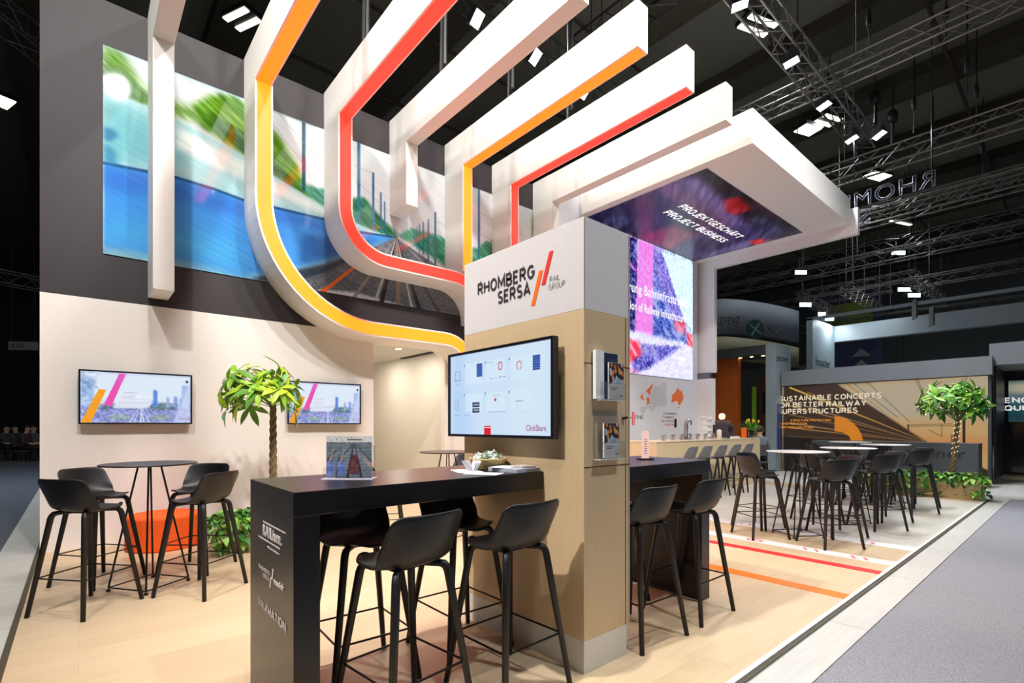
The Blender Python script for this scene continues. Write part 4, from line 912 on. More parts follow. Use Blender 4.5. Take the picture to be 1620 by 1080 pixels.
for i in range(46):
    a = rnd.uniform(0, 6.28); r = .09 * math.sqrt(rnd.random()); z = .055 + .055 * (1.15 - r / .1) * rnd.uniform(.4, 1)
    if sw is None:
        bm = bmesh.new(); rr_ = bmesh.ops.create_icosphere(bm, subdivisions=2, radius=.012)
        for v in bm.verts: v.co.x *= 1.5
        for s in (-1, 1):
            vs_ = [bm.verts.new(p) for p in ((s * .016, -.003, 0), (s * .034, -.012, .004), (s * .034, .012, -.004), (s * .016, .003, 0))]; bm.faces.new(vs_)
        sw = obj('wrapped_sweet', bm, [mat('white wrapper', (222, 226, 220), .3)]); sw2 = sw.data.copy(); sw2.materials[0] = mat('green white wrapper', (150, 190, 150), .35); o = sw
    else: o = sw.copy(); sc.collection.objects.link(o)
    if i % 4 == 1: o.data = sw2
    o.location = (1.955 + r * math.cos(a), 2.49 + r * math.sin(a), TZ + z); o.rotation_euler = (rnd.random() * 3, rnd.random(), rnd.random() * 6)
    tag(o, 'wrapped white or green sweet heaped in the woven basket', 'sweet', 'wrapped sweets in the basket')
PAP = mat('white paper', (226, 226, 230), .7); PAG = mat('grey blue folder', (166, 172, 184), .5)
def sheet(nm, label, cat, x, y, w, d, h, rz, m, z=TZ): 
    o = obj(nm, B((-w / 2, w / 2, -d / 2, d / 2, 0, h)), m, at=(x, y, z + .0004), bevel=.001); o.rotation_euler = (0, 0, rz); return tag(o, label, cat)
sheet('folder_stack', 'stack of grey blue folders at the column end of the table', 'folder', 1.968, 2.255, .20, .24, .022, R(4), PAG)
sheet('paper_sheet', 'white sheets lying on top of the grey blue folders', 'paper', 1.93, 2.29, .15, .13, .004, R(20), PAP, TZ + .0225)
sheet('booklet', 'small printed booklet on the folders against the column', 'booklet', 2.0, 2.21, .10, .12, .012, R(-6), mat('printed booklet', (190, 178, 170), .5), TZ + .0225)
sheet('leaflet', 'white leaflet lying flat left of the folders', 'leaflet', 1.72, 2.23, .13, .20, .003, R(30), PAP)
sheet('leaflet', 'white leaflet lying under the card holder', 'leaflet', 1.74, 2.42, .15, .21, .003, R(-20), PAP)
ch = thing('card_holder', 'small folded white card stand on the leaflets', 'card holder', (1.775, 2.42, TZ + .004), R(-20))
bm = bmesh.new()
for s in (-1, 1):
    for k in range(3): rbox(bm, Vector((s * (.012 + .012 * k), 0, .03)), (.0015, .07, .062), Matrix.Rotation(s * R(18 + 6 * k), 3, 'Y'))
obj('cards', bm, PAP, ch)
# display column rack with brochures (right face of the column)
def rack(label, x, z, rz=R(-6)):
    t = thing('brochure_rack', label, 'brochure rack', (x, CY0 - .003, z), 0)
    obj('rack_back', B((-.11, .11, -.006, -.003, 0, .27)), ACR, t); obj('rack_front', B((-.11, .11, -.055, -.052, .0, .10)), ACR, t); obj('rack_base', B((-.11, .11, -.055, -.003, -.004, 0)), mat('clear plastic edge', (206, 208, 212), .2), t)
    return t
rack('upper clear brochure rack on the right face of the oak column', 2.27, 1.505); rack('lower clear brochure rack on the right face of the oak column', 2.27, 1.175)
b1 = bro('people brochure in front of the upper rack on the oak column', .04, -.042, .135, .205, Vector((2.27, CY0 - .003, 1.505)), 0, 'people')
bro('dark blue brochure behind in the upper rack on the oak column', .005, -.020, .15, .262, Vector((2.27, CY0 - .003, 1.505)), 0, 'dark'); bro('people brochure in the lower rack on the oak column', .01, -.032, .135, .195, Vector((2.27, CY0 - .003, 1.175)), 0, 'people')
nb = thing('brochure', 'tall white brochure at the left of the upper rack', 'brochure', (2.185, CY0 - .02, 1.51)); obj('pages', B((-.035, .035, -.012, .01, 0, .27)), mat('paper', (236, 234, 230), .7), nb)
# display slab on second table
sl = thing('menu_slab', 'upright pale orange illuminated menu slab on the second bar table', 'sign', P(1021, 727, Z=TZ), R(-30))
obj('slab', B((-.03, .03, -.006, .006, .012, .23)), mat('glowing pale slab', (255, 214, 200), .3, emit=.75), sl, bevel=.002); obj('slab_foot', B((-.06, .06, -.03, .03, 0, .012)), BLACKM, sl, bevel=.002)
for k in range(7): obj('printed_line', B((-.012, .012, -.0075, -.006, .05 + .018 * k, .056 + .018 * k)), mat('rose print', (222, 130, 120), .5), sl)
# ---------------------------------------------------------------- rigging
def truss(label, a, b, w=.36, m=TRUSS, seg=None, r=.024, tri=False, name='truss'):
    a, b = Vector(a), Vector(b); d = b - a; L = d.length; t = d.normalized(); up = Vector((0, 0, 1)) if abs(t.z) < .9 else Vector((1, 0, 0)); s = t.cross(up).normalized(); u = s.cross(t)
    c = [a + s * x * w / 2 + u * y * w / 2 for x, y in ((-1, -1), (1, -1), (1, 1), (-1, 1))]; bm = bmesh.new()
    for p in c: tube(bm, [p, p + d], r, 6)
    n = seg or max(2, int(L / w)); 
    for k in range(n):
        f0, f1 = k / n, (k + 1) / n
        for i in range(4):
            j = (i + 1) % 4
            if k % 2: tube(bm, [c[i] + d * f0, c[j] + d * f1], r * .5, 4, cap=False)
            else: tube(bm, [c[j] + d * f0, c[i] + d * f1], r * .5, 4, cap=False)
    for f in (.06, .5, .94):      # suspension chains up to the hall roof
        p = a + d * f; tube(bm, [p + Vector((0, 0, w / 2)), Vector((p.x, p.y, 12.99))], .011, 5)
    return tag(obj(name, bm, m, bevel=0), label, 'truss', 'trusses of the hall rigging')
truss('long truss with flood lamps over the middle of the stand', (-2, 3.95, 8.95), (16, 3.95, 8.95), .42, TRUSS)
truss('truss with flood lamps running above the dark back wall', (-1, 7.25, 8.95), (9.6, 7.25, 8.95), .36, TRUSSB)
truss('black truss hanging crosswise beyond the beam ends', (9.0, 8.0, 10.2), (9.0, 1.0, 10.2), .5, TRUSSB)
truss('truss crossing over the far end of the canopy', (13.4, 9.0, 9.5), (13.4, -2.0, 9.5), .4, TRUSS)
truss('front truss above the aisle carrying floods toward the wall', (-3, 1.0, 8.95), (10, 1.0, 8.95), .4, TRUSS)
for i, (x, y0, y1, z) in enumerate(((18, -6, 16, 9.2), (21, -6, 18, 8.6), (24, -6, 20, 9.8), (27, -6, 20, 8.8), (30, -6, 22, 10.2), (34, -6, 24, 9.0), (38, -6, 26, 8.0))):
    truss('long aluminium truss high in the dark hall beyond the canopy', (x, y0, z), (x, y1, z), .5, TRUSS, r=.03, seg=44)
truss('hall truss running away above the carpet aisle', (12, -1.2, 11.6), (40, -1.2, 11.6), .5, TRUSS, seg=50); truss('hall truss running away right of the duct', (16, -4.2, 11.4), (44, -4.2, 11.4), .5, TRUSS, seg=50)
truss('near side of the square lamp truss over the neighbouring booth', (28, 9.9, 8.0), (28, 5.0, 8.0), .4); truss('far side of the square lamp truss over the neighbouring booth', (35.4, 10.1, 8.0), (35.4, 5.0, 8.0), .4)
truss('left arm of the square lamp truss over the neighbouring booth', (28.3, 9.9, 8.0), (35.1, 9.9, 8.0), .4); truss('middle arm of the square lamp truss over the neighbouring booth', (28.3, 7.9, 8.0), (35.1, 7.9, 8.0), .4); truss('right arm of the square lamp truss over the neighbouring booth', (28.3, 5.2, 8.0), (35.1, 5.2, 8.0), .4)
truss('dark truss in the unlit hall left of the stand', (-14, 14, 8.5), (-2, 22, 8.5), .5, TRUSS); truss('low truss in the unlit hall left of the stand', (-12, 24, 7.2), (2, 30, 7.2), .5, TRUSS)
truss('roof truss in the unlit hall left of the stand', (-8, 10, 11.5), (4, 24, 11.5), .6, TRUSS)
def flood(x, y, z, tx, ty, tz, watts, col, label, cone=118):
    d = (Vector((tx, ty, tz)) - Vector((x, y, z))).normalized(); q = (-d).to_track_quat('Z', 'X')
    t = thing('flood_lamp', label, 'flood lamp', (x, y, z), 0, 'flood lamps on the trusses'); t.rotation_mode = 'QUATERNION'; t.rotation_quaternion = q
    obj('housing', B((-.13, .13, -.10, .10, .0, .14), (-.145, .145, -.115, .115, -.012, .0)), mat('lamp housing', (22, 22, 24), .5), t, bevel=.006)
    obj('lens', B((-.125, .125, -.095, .095, -.016, -.012)), mat('lamp lens', (255, 252, 246), .4, emit=14), t)
    bm = bmesh.new(); tube(bm, [(-.15, 0, .04), (-.15, 0, .24), (.15, 0, .24), (.15, 0, .04)], .01, 6); tube(bm, [(0, 0, .24), (0, 0, .38)], .018, 6); obj('yoke', bm, BLACKM, t)
    L = bpy.data.lights.new('flood', 'SPOT'); L.energy = watts * 2.5; L.spot_size = R(cone); L.spot_blend = .9; L.shadow_soft_size = .13; L.color = col
    lo = bpy.data.objects.new('flood_light', L); sc.collection.objects.link(lo); lo.parent = t; lo.location = (0, 0, -.04)
    return t
FN = ['above the camera aiming at the left wall', 'above the front aisle aiming at the left screen', 'above the front aisle aiming at the mural', 'above the front aisle aiming at the column', 'above the front aisle over the floor stripes', 'starry bright one nearest the top edge, beyond the beam ends', 'starry bright one left of the hanging chains', 'starry bright one above the canopy corner', 'left one of the bright pair beyond the canopy', 'right one of the bright pair beyond the canopy', 'seen between the red and plain beams', 'seen between plain and amber beams', 'small one seen between amber and red beams', 'over the stand aiming at the plain left beam', 'over the stand aiming at the red beam', 'far left outside the stand aiming at the first beams', 'over the carpet aisle near the camera', 'added unseen over the right carpet aisle to light under the canopy', 'added unseen behind the dark wall to brighten the left carpet', 'added unseen outside the left aisle to light the column']
for f, n in zip(FLOODS, FN): flood(*f[:8], 'flood lamp ' + n, *f[8:])
# ---------------------------------------------------------------- hanging letters seen from behind
hs = thing('hanging_sign', 'dark outlined company letters hung high beyond the canopy, seen from behind', 'hanging sign', (14.6, 2.25, 6.74))
OUTL = mat('letter rim', (112, 112, 126), .4)
text('sign_lettering', 'RHOMBERG', .36, (0, 0, .02), (R(90), 0, R(90)), OUTL, hs, width=2.95, outline=.012)
text('sign_lettering', 'SERSA', .36, (0, 1.25, -.44), (R(90), 0, R(90)), OUTL, hs, width=1.75, outline=.012)
bm = bmesh.new()
for y in (.1, 1.6, 2.9): tube(bm, [(0, y, .4), (0, y, 6.2)], .012, 5)
tube(bm, [(0, -.05, .0), (0, 3.0, .0)], .012, 5); tube(bm, [(0, -.05, .4), (0, 3.0, .4)], .012, 5)
obj('hanging_rods', bm, RODM, hs)
# chain hoists and black drops from the trusses
def hoist(label, x, y, z0, z1, body):
    t = thing('chain_hoist', label, 'hoist', (x, y, z0), 0, 'chain hoists of the rigging'); bm = bmesh.new(); tube(bm, [(0, 0, .3), (0, 0, z1 - z0)], .012, 5); tube(bm, [(.12, 0, .3), (.12, 0, z1 - z0)], .008, 5); obj('chain', bm, BLACKM, t)
    q_ = .8 if body else .3; bm = bmesh.new(); lathe(bm, [(0, -.1), (.16 * q_, -.06), (.2 * q_, .08), (.17 * q_, .25), (.08 * q_, .34), (0, .36)], 14); obj('motor', bm, TRUSSB, t, smooth=True)
    bm = bmesh.new(); tube(bm, [(0, 0, -.1), (.03, 0, -.25), (.0, 0, -.5), (-.05, 0, -.8)], .05 if body else .012, 7); obj('cable_bag', bm, TRUSSB, t)
for i, (px, py, d, top) in enumerate(((1385, 160, 16, 12.5), (1412, 190, 16.5, 12.5), (1312, 130, 15, 12.5), (1497, 30, 12, 12.5), (1374, 40, 12, 12.5), (1446, 170, 15, 12.5), (1476, 230, 17, 12.5), (1432, 300, 22, 12.5), (1530, 110, 13, 12.5), (1545, 150, 14, 12.5), (1555, 240, 17, 12.5))):
    v = D(px, py, d); hoist('dark chain hoist hanging beyond the canopy, %s' % ('big one with hook', 'big one with net bag', 'thin one near a starry lamp', 'at the top by the duct', 'high small one', 'between truss rows', 'over the sign end', 'over the sign middle', 'left of the duct', 'lower one left of the duct', 'lowest one left of the duct')[i], v.x, v.y, v.z, top, i < 2)
for i, (x, lab) in enumerate(((2.75, 'red curve'), (3.80, 'plain beam'), (4.85, 'amber straight beam'), (5.9, 'last red beam'), (1.7, 'amber curve'))):
    bm = bmesh.new(); tube(bm, [(x + .1, 6.3 - .25 * i, TOP + .0), (x + .12, 6.3 - .25 * i, 7.4), (x + .1, 6.3 - .25 * i, 8.8)], .022, 7); tube(bm, [(x + .14, 6.26 - .25 * i, TOP + .3), (x + .16, 6.26 - .25 * i, 8.8)], .03, 6)
    tag(obj('drop_cable', bm, TRUSSB), 'dark bundled cable dropping to the beam with the %s' % lab if 'beam' not in lab else 'dark bundled cable dropping to the %s' % lab, 'cable', 'cables dropping to the beams')
# silver duct
bm = bmesh.new(); tube(bm, [(21, -2.1, 13), (21.0, -2.1, 10.2), (20.6, -1.9, 9.0), (20.5, -1.9, 6.6)], .42, 20); 
for k in range(14): tube(bm, [(21, -2.1, 12.6 - k * .2), (21, -2.1, 12.56 - k * .2)], .435, 20)
tag(obj('ventilation_duct', bm, mat('duct metal', (96, 108, 122), .45, metal=.4), smooth=True), 'fat silver ventilation duct hanging at the upper right', 'duct')
# fluorescent fixtures on the hall ceiling
TUBE = mat('fluorescent tube', (255, 250, 226), .4, emit=2.5)
def fluor(label, px, py, d, rz=0, n=2, L=.85):
    v = D(px, py, d); t = thing('ceiling_light', label, 'ceiling light', v, rz, 'ceiling lights of the hall')
    obj('fixture_body', B((-.27, .27, -L / 2, L / 2, 0, .12)), BLACKM, t)
    for k in range(n):
        x = (-.17 + .34 * k / (n - 1)) if n > 1 else 0; obj('tube', B((x - .075, x + .075, -L / 2 + .04, L / 2 - .04, -.03, 0)), TUBE, t)
    L_ = bpy.data.lights.new('hall_light', 'AREA'); L_.energy = 80; L_.size = .6; L_.color = (.92, .96, 1); lo = bpy.data.objects.new('hall_lamp', L_); sc.collection.objects.link(lo); lo.parent = t; lo.location = (0, 0, -.06)
fluor('pair of bright tubes seen left of the amber curved beam', 383, 30, 12.5, R(25)); fluor('tube pair beside the topmost starry flood', 1199, 40, 13.2, R(70), L=1.0)
fluor('tube pair beyond the starry flood above the canopy', 1310, 190, 17, R(70)); fluor('tube grid just left of the former pair', 1278, 205, 17.2, R(70), 3, .8)
fluor('tube grid above the hanging letters', 1388, 278, 20.5, R(70), 3, 1.1); fluor('dim tubes below the hanging letters', 1425, 352, 25, R(70), 1, 1.6); fluor('tube grid at the far left edge of the hall', 2, 160, 16, R(20), 3)
# small floods on the neighbouring square truss
FL2 = mat('cool lamp lens', (206, 236, 246), .4, emit=5)
for i, (px, py, d, w_) in enumerate(((1421, 401, 26, .7), (1267, 432, 24, .55), (1430, 459, 25, .6), (1446, 468, 24.5, .6), (1274, 483, 24, .55), (1300, 498, 24.5, .35), (1312, 505, 23.5, .4))):
    v = D(px, py, d); t = thing('flood_lamp', 'small cool flood lamp over the neighbouring booth, %s' % ('highest one', 'upper left one', 'left one of the right pair', 'right one of the right pair', 'lower left one', 'narrow middle one', 'lowest one')[i], 'flood lamp', v, R(-40), 'small flood lamps over the neighbouring booth')
    obj('housing', B((-w_ / 2 - .03, w_ / 2 + .03, .0, .3, -.02, .2)), BLACKM, t); obj('lens', B((-w_ / 2, w_ / 2, -.02, .0, -.06, .13)), FL2, t)
    bm = bmesh.new(); tube(bm, [(0, .15, .2), (0, .15, .7)], .03, 6); obj('yoke', bm, BLACKM, t)
    if i in (0, 2, 4, 6):
        L_ = bpy.data.lights.new('hall_flood', 'AREA'); L_.energy = 70; L_.size = .5; L_.color = (.85, .95, 1); lo = bpy.data.objects.new('hall_flood_light', L_); sc.collection.objects.link(lo); lo.parent = t; lo.location = (0, -.1, -.1)
# ---------------------------------------------------------------- neighbouring booth with the railway light wall
GREYB = mat('grey booth fascia', (128, 134, 138), .5); GREYD = mat('dark grey booth', (70, 74, 76), .5)
nb_ = thing('railway_booth', 'neighbouring booth with big backlit railway picture and grey fascia', 'booth', (16, 1.5, 0))
obj('booth_wall', B((.05, .2, 0, 4.56, 0, 2.6)), GREYD, nb_); obj('fascia', B((-.1, .2, -.02, 4.56, 2.53, 2.96)), GREYB, nb_); obj('booth_roof', B((.2, 5.0, 0, 4.56, 2.7, 2.96)), GREYD, nb_)
obj('corner_post', B((0, .18, .0, .06, 0, 2.53)), GREYD, nb_)
c = Canvas(1.56, 6.06, .0, 2.51, 330, 190, (206, 192, 164))
def G(px, py): v = P(px, py, X=16.0); return (v.y, v.z)
def gb(pts, col, a=1, soft=1): c.poly([G(*p) for p in pts], col, a, soft)
gb([(1100, 670), (1570, 660), (1570, 760), (1100, 760)], (226, 178, 108), .8, 9); gb([(1300, 690), (1570, 690), (1570, 720), (1300, 720)], (230, 150, 90), .7, 6)
gb([(1240, 640), (1240, 760), (1600, 760), (1465, 700)], (58, 42, 30), 1, 1)
gb([(1240, 600), (1322, 606), (1468, 700), (1240, 760)], (66, 48, 34), 1, 1)
for k in range(22):
    y0 = 606 + k * 7.0; col = ((214, 150, 74), (52, 38, 28), (150, 110, 66), (34, 26, 22), (190, 160, 120))[k % 5]; c.line(G(1464, 700), G(1248 + (0 if k > 2 else 30 * (3 - k)), y0), .003, col, .9, .035)
gb([(1240, 690), (1360, 697), (1380, 760), (1240, 760)], (20, 16, 14), .9, 3)
c.line(G(1462, 697), G(1250, 613), .004, (240, 190, 90), 1, .05)
gb([(1320, 658)] + [(1320 + 46 * math.sin(a), 704 - 46 * math.cos(a)) for a in [i * math.pi / 16 for i in range(9)]] + [(1348, 704), (1344, 690), (1332, 683), (1320, 682)], (246, 148, 34), 1, 0)
for a_, b_ in (((1448, 600), (1462, 628)), ((1452, 600), (1468, 640)), ((1350, 606), (1420, 660)), ((1372, 604), (1440, 668)), ((1525, 597), (1515, 612)), ((1530, 597), (1520, 614)), ((1434, 672), (1520, 670)), ((1434, 674), (1520, 673)), ((1490, 672), (1490, 690)), ((1470, 680), (1490, 690))): c.line(G(*a_), G(*b_), .012, (84, 72, 60), .9)
c.line(G(1525, 664), G(1525, 700), .05, (40, 30, 26)); c.line(G(1437, 672), G(1437, 682), .03, (60, 50, 44)); c.line(G(1506, 688), G(1506, 700), .02, (60, 50, 44))
bs = c.mesh('backlit_picture', lambda u, v: (-.002, u - 1.5, v), picmat('railway backlit print', .62, .3), nb_)
LW = mat('backlit cream lettering', (238, 226, 196), .5, emit=.75); LO = mat('backlit orange lettering', (246, 160, 50), .5, emit=.7)
def gt(s, pr, y, h, w_, m, bold=0):
    a = G(pr, y); text('picture_lettering', s, h, (-.006, a[0] + w_ - 1.5, a[1]), FACE_NX, m, bs, width=w_, bold=bold)
yy = lambda px: G(px, 630)[0]
gt('SUSTAINABLE CONCEPTS', 1395, 629.5, 0.152, 2.55, LW, .003); gt('FOR BETTER RAILWAY', 1371, 641.5, 0.152, 2.32, LW, .003); gt('SUPERSTRUCTURES', 1357, 653, 0.152, 2.05, LW, .003)
gt('STRUCTURE PROTECTION', 1314, 666, .06, 1.05, LO, .0015); gt('NOISE REDUCTION', 1277, 671.5, .06, .75, LO, .0015); gt('VIBRATION ISOLATION', 1287, 677.5, .06, .95, LO, .0015)
dc = thing('info_counter', 'long dark grey counter before the backlit railway picture', 'counter', (14.9, 1.6, 0))
obj('counter_body', B((0, .55, 0, 3.3, 0, .955)), mat('slate counter', (76, 82, 86), .5), dc, bevel=.004)
text('counter_lettering', 'getzner', .2, (-.003, 1.35, .62), FACE_NX, mat('tone in tone lettering', (50, 54, 58), .5), dc, width=1.15, bold=.008)
bb = thing('glossy_booth', 'dark glossy booth wall at the right edge with teal graphic and pale plinth', 'booth', (16.22, 1.48, 0))
obj('side_wall', B((0, 1.9, -.04, 0, .1, 2.75)), mat('dark satin panel', (40, 32, 42), .4), bb); obj('end_wall', B((1.9, 1.96, -5, 0, .1, 2.75)), mat('dark gloss panel', (40, 32, 42), .08), bb)
obj('plinth', B((1.2, 2.0, -5, -.06, 0, .10)), mat('pale plinth', (206, 196, 160), .5), bb); obj('fascia', B((-.2, 2.2, -5, .06, 2.75, 3.25)), GREYB, bb)
c = Canvas(0, 1, 0, 1, 60, 40, (40, 96, 108)); c.poly([(0, .62), (.3, .7), (.6, .62), (1, .7), (1, 1), (0, 1)], (206, 200, 170), 1, 2); c.poly([(0, .45), (1, .5), (1, .7), (.5, .62), (0, .66)], (110, 130, 140), 1, 2); c.poly([(0, 0), (1, 0), (1, .2), (0, .2)], (30, 60, 72), .8, 3)
gp = c.mesh('backlit_graphic', lambda u, v: (1.893, -.10 - u * 3.6, 1.45 + v * 1.05), picmat('teal backlit print', .55, .2), bb)
text('picture_lettering', 'ENGINEERING A', .14, (1.885, -.02, 1.93), FACE_NX, mat('backlit white lettering', (240, 240, 240), .5, emit=.8), gp, width=1.75, bold=.004); text('picture_lettering', 'QUIET FUTURE', .14, (1.885, -.02, 1.73), FACE_NX, mat('backlit white lettering', (240, 240, 240), .5, emit=.8), gp, width=1.6, bold=.004)
# portal booth beyond the counter
pb = thing('portal_booth', 'grey portal frame booth with orange inner panel beyond the counter end', 'booth', (15.6, 6.1, 0))
LITG = mat('pale blue grey panel', (150, 164, 168), .5)
obj('near_post', B((0, 1.15, 0, .28, 0, 3.78)), LITG, pb); obj('far_post', B((0, 1.15, 2.0, 2.25, 0, 3.78)), GREYD, pb); obj('lintel', B((0, 1.15, .28, 2.0, 3.5, 3.78)), GREYD, pb)
obj('orange_panel', B((.3, .5, 1.25, 2.0, 0, 3.5)), mat('orange brown panel', (190, 92, 20), .5), pb); obj('back_cabinet', B((1.0, 1.6, .3, .85, 0, 2.9)), mat('brown red cabinet', (96, 44, 26), .6), pb); obj('cabinet_screen', B((.985, 1.0, .36, .8, 1.7, 2.4)), BLACKM, pb)
obj('green_strip', B((.9, .95, .95, 1.08, 0, 2.6)), mat('lime green', (140, 196, 40), .6), pb)
pf = obj('poster', B((.12, .95, -.012, 0, .55, 2.0)), mat('blue poster', (70, 104, 170), .4, emit=.12), pb)
text('poster_lettering', 'getzner', .17, (.08, -.006, 3.3), FACE_NY, TXTD, pb, width=.85); text('poster_lettering', 'INTO', .16, (.2, -.016, 1.75), FACE_NY, LITG, pf, width=.6, bold=.006)
SPB = mat('small downlight', (255, 226, 150), .4, emit=6)
for k in range(4):
    bm = bmesh.new(); lathe(bm, [(0, -.01), (.05, -.01), (.05, 0), (0, 0)], 12, (.35, .5 + .35 * k, 3.5)); obj('downlight', bm, SPB, pb)
# curved white fascia with emblems
cf = thing('curved_fascia', 'curved pale overhead fascia with dark lettering and a round green emblem', 'booth fascia', (0, 0, 0))
bm = bmesh.new(); bm2 = bmesh.new(); pts = []
for i in range(15):
    t_ = i / 14; px = 1100 + 156 * t_; d = 19.0 - 1.2 * math.sin(t_ * 2.2) + 1.0 * t_; pts.append(D(px, 600, d))
for lo, hi, b_ in ((4.72, 6.0, bm), (3.75, 4.62, bm2)):
    rows = [(b_.verts.new((p.x, p.y, lo - .25 * max(0, (i - 5) / 9))), b_.verts.new((p.x, p.y, hi - .35 * max(0, (i - 4) / 10)))) for i, p in enumerate(pts)]
    for a, b in zip(rows, rows[1:]): b_.faces.new((a[0], b[0], b[1], a[1]))
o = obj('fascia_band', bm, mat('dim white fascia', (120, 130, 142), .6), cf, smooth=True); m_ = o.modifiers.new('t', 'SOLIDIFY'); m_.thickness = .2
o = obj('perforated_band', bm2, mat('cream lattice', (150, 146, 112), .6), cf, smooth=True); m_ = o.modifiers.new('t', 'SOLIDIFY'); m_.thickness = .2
v = D(1131, 500, 18.2); ang = math.atan2(pts[6].y - pts[2].y, pts[6].x - pts[2].x)
text('fascia_lettering', 'ELLEFENZ', .26, D(1122, 515, 17.7), (R(90), 0, ang), TXTD, cf, width=.98, bold=.01)
ang2 = math.atan2(pts[11].y - pts[8].y, pts[11].x - pts[8].x)
bm = bmesh.new(); lathe(bm, [(0, 0), (.34, 0), (.34, .03), (0, .03)], 28); e_ = obj('round_emblem', bm, mat('dark green emblem', (24, 66, 58), .5), cf); e_.location = D(1194, 521, 17.35); e_.rotation_euler = (R(90), 0, ang2)
bm = bmesh.new(); box(bm, -.03, .03, -.26, .26, .03, .04); box(bm, -.26, .26, -.03, .03, .03, .04); x_ = obj('emblem_cross', bm, mat('pale emblem mark', (120, 150, 146), .5), cf); x_.location = e_.location; x_.rotation_euler = (R(90), R(35), ang2)
bm = bmesh.new()
for s in (-1, 1):
    for k in range(4): tube(bm, [(0, 0, -.1 * 0), (s * (.12 + .05 * k), 0, .1 + .03 * k), (s * (.3 - .02 * k), 0, .28 - .05 * k)], .014, 5)
w_ = obj('wing_emblem', bm, mat('grey emblem mark', (78, 88, 100), .5), cf); w_.location = D(1226, 528, 17.7); w_.rotation_euler = (0, 0, ang2)
bm = bmesh.new()
for i in range(26):
    t_ = i / 25; k = min(13, int(t_ * 14)); f = t_ * 14 - k; p = pts[k].lerp(pts[k + 1], f)
    q = p - Vector((p.x, p.y, 0)).normalized() * .12
    for z in (4.05, 4.45): rbox(bm, Vector((q.x, q.y, z)), (.03, .03, .2), Matrix.Identity(3)); rbox(bm, Vector((q.x, q.y, z)), (.14, .14, .03), Matrix.Rotation(ang, 3, 'Z'))
obj('lattice_marks', bm, mat('lattice dark', (40, 40, 36), .7), cf)
tag(obj('back_partition', B((20.5, 20.7, 7, 16, 0, 3.6)), GREYD), 'dark grey partition under the curved fascia behind the counter', 'partition')
bm = bmesh.new(); a = D(1160, 700, 17); b = D(1176, 700, 17); prism_y(bm, [(0, 0), (.42, 0), (.36, 2.9)], 0, .2); tag(obj('lime_pennant', bm, mat('lime green', (140, 196, 40), .6), at=(a.x, a.y, 0)), 'tall lime green wedge shaped display left of the orange panel', 'display')
# frame booth with the word mark and the blue banner
fb = thing('frame_booth', 'white overhead frame booth lit from inside, above the railway picture', 'booth', (24.6, 8.06, 0))
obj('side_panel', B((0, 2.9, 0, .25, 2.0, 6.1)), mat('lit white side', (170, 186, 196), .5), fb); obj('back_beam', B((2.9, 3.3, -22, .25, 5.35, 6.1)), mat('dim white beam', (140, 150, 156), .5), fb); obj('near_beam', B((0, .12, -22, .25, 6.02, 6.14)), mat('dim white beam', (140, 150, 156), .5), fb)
text('booth_lettering', 'frauscher', .38, (.35, -.01, 4.05), FACE_NY, TXTD, fb, width=1.9)
L_ = bpy.data.lights.new('frame_wash', 'AREA'); L_.energy = 28; L_.size = 1.6; L_.color = (.85, .94, 1); lo = bpy.data.objects.new('frame_wash', L_); sc.collection.objects.link(lo); lo.location = (26.2, 6.2, 6.6); lo.rotation_euler = (R(30), R(-40), 0)
bn = thing('hanging_banner', 'dark blue hanging banner with lime field and pale arrows', 'banner', (36.5, 12.05, 0))
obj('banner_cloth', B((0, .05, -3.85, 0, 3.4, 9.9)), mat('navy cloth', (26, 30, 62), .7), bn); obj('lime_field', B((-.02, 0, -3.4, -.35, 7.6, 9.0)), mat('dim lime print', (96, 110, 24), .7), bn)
text('banner_lettering', 'Infrastructure', .42, (-.03, -.45, 7.75), FACE_NX, TXTD, bn, width=2.8)
bm = bmesh.new(); tube(bm, [(0.02, -.3, 9.9), (0.02, -.3, 12.98)], .015, 5); tube(bm, [(0.02, -3.5, 9.9), (0.02, -3.5, 12.98)], .015, 5); obj('banner_wires', bm, RODM, bn)
for z in (5.6, 4.9):
    bm = bmesh.new(); bm.faces.new([bm.verts.new(p) for p in ((-.01, -2.3, z), (-.01, -3.3, z), (-.01, -2.8, z + .5))]); obj('arrow_mark', bm, mat('pale arrow', (110, 112, 112), .7), bn)
text('banner_lettering', '26', .55, (-.02, -2.2, 4.05), FACE_NX, mat('pale arrow', (110, 112, 112), .7), bn, width=1.2, bold=.03)
for i, (px, py) in enumerate(((1447, 489), (1474, 500))):
    v = D(px, py, 18); t = obj('hall_number_sign', B((-.02, .02, -.18, .18, -.35, .35)), mat('dark green sign', (40, 48, 36), .6), at=v); t.rotation_euler = (0, 0, R(-60)); tag(t, 'small dark hanging sign board, ' + ('upper one by the cable', 'lower one right of the cable')[i], 'sign', 'small dark hanging boards')
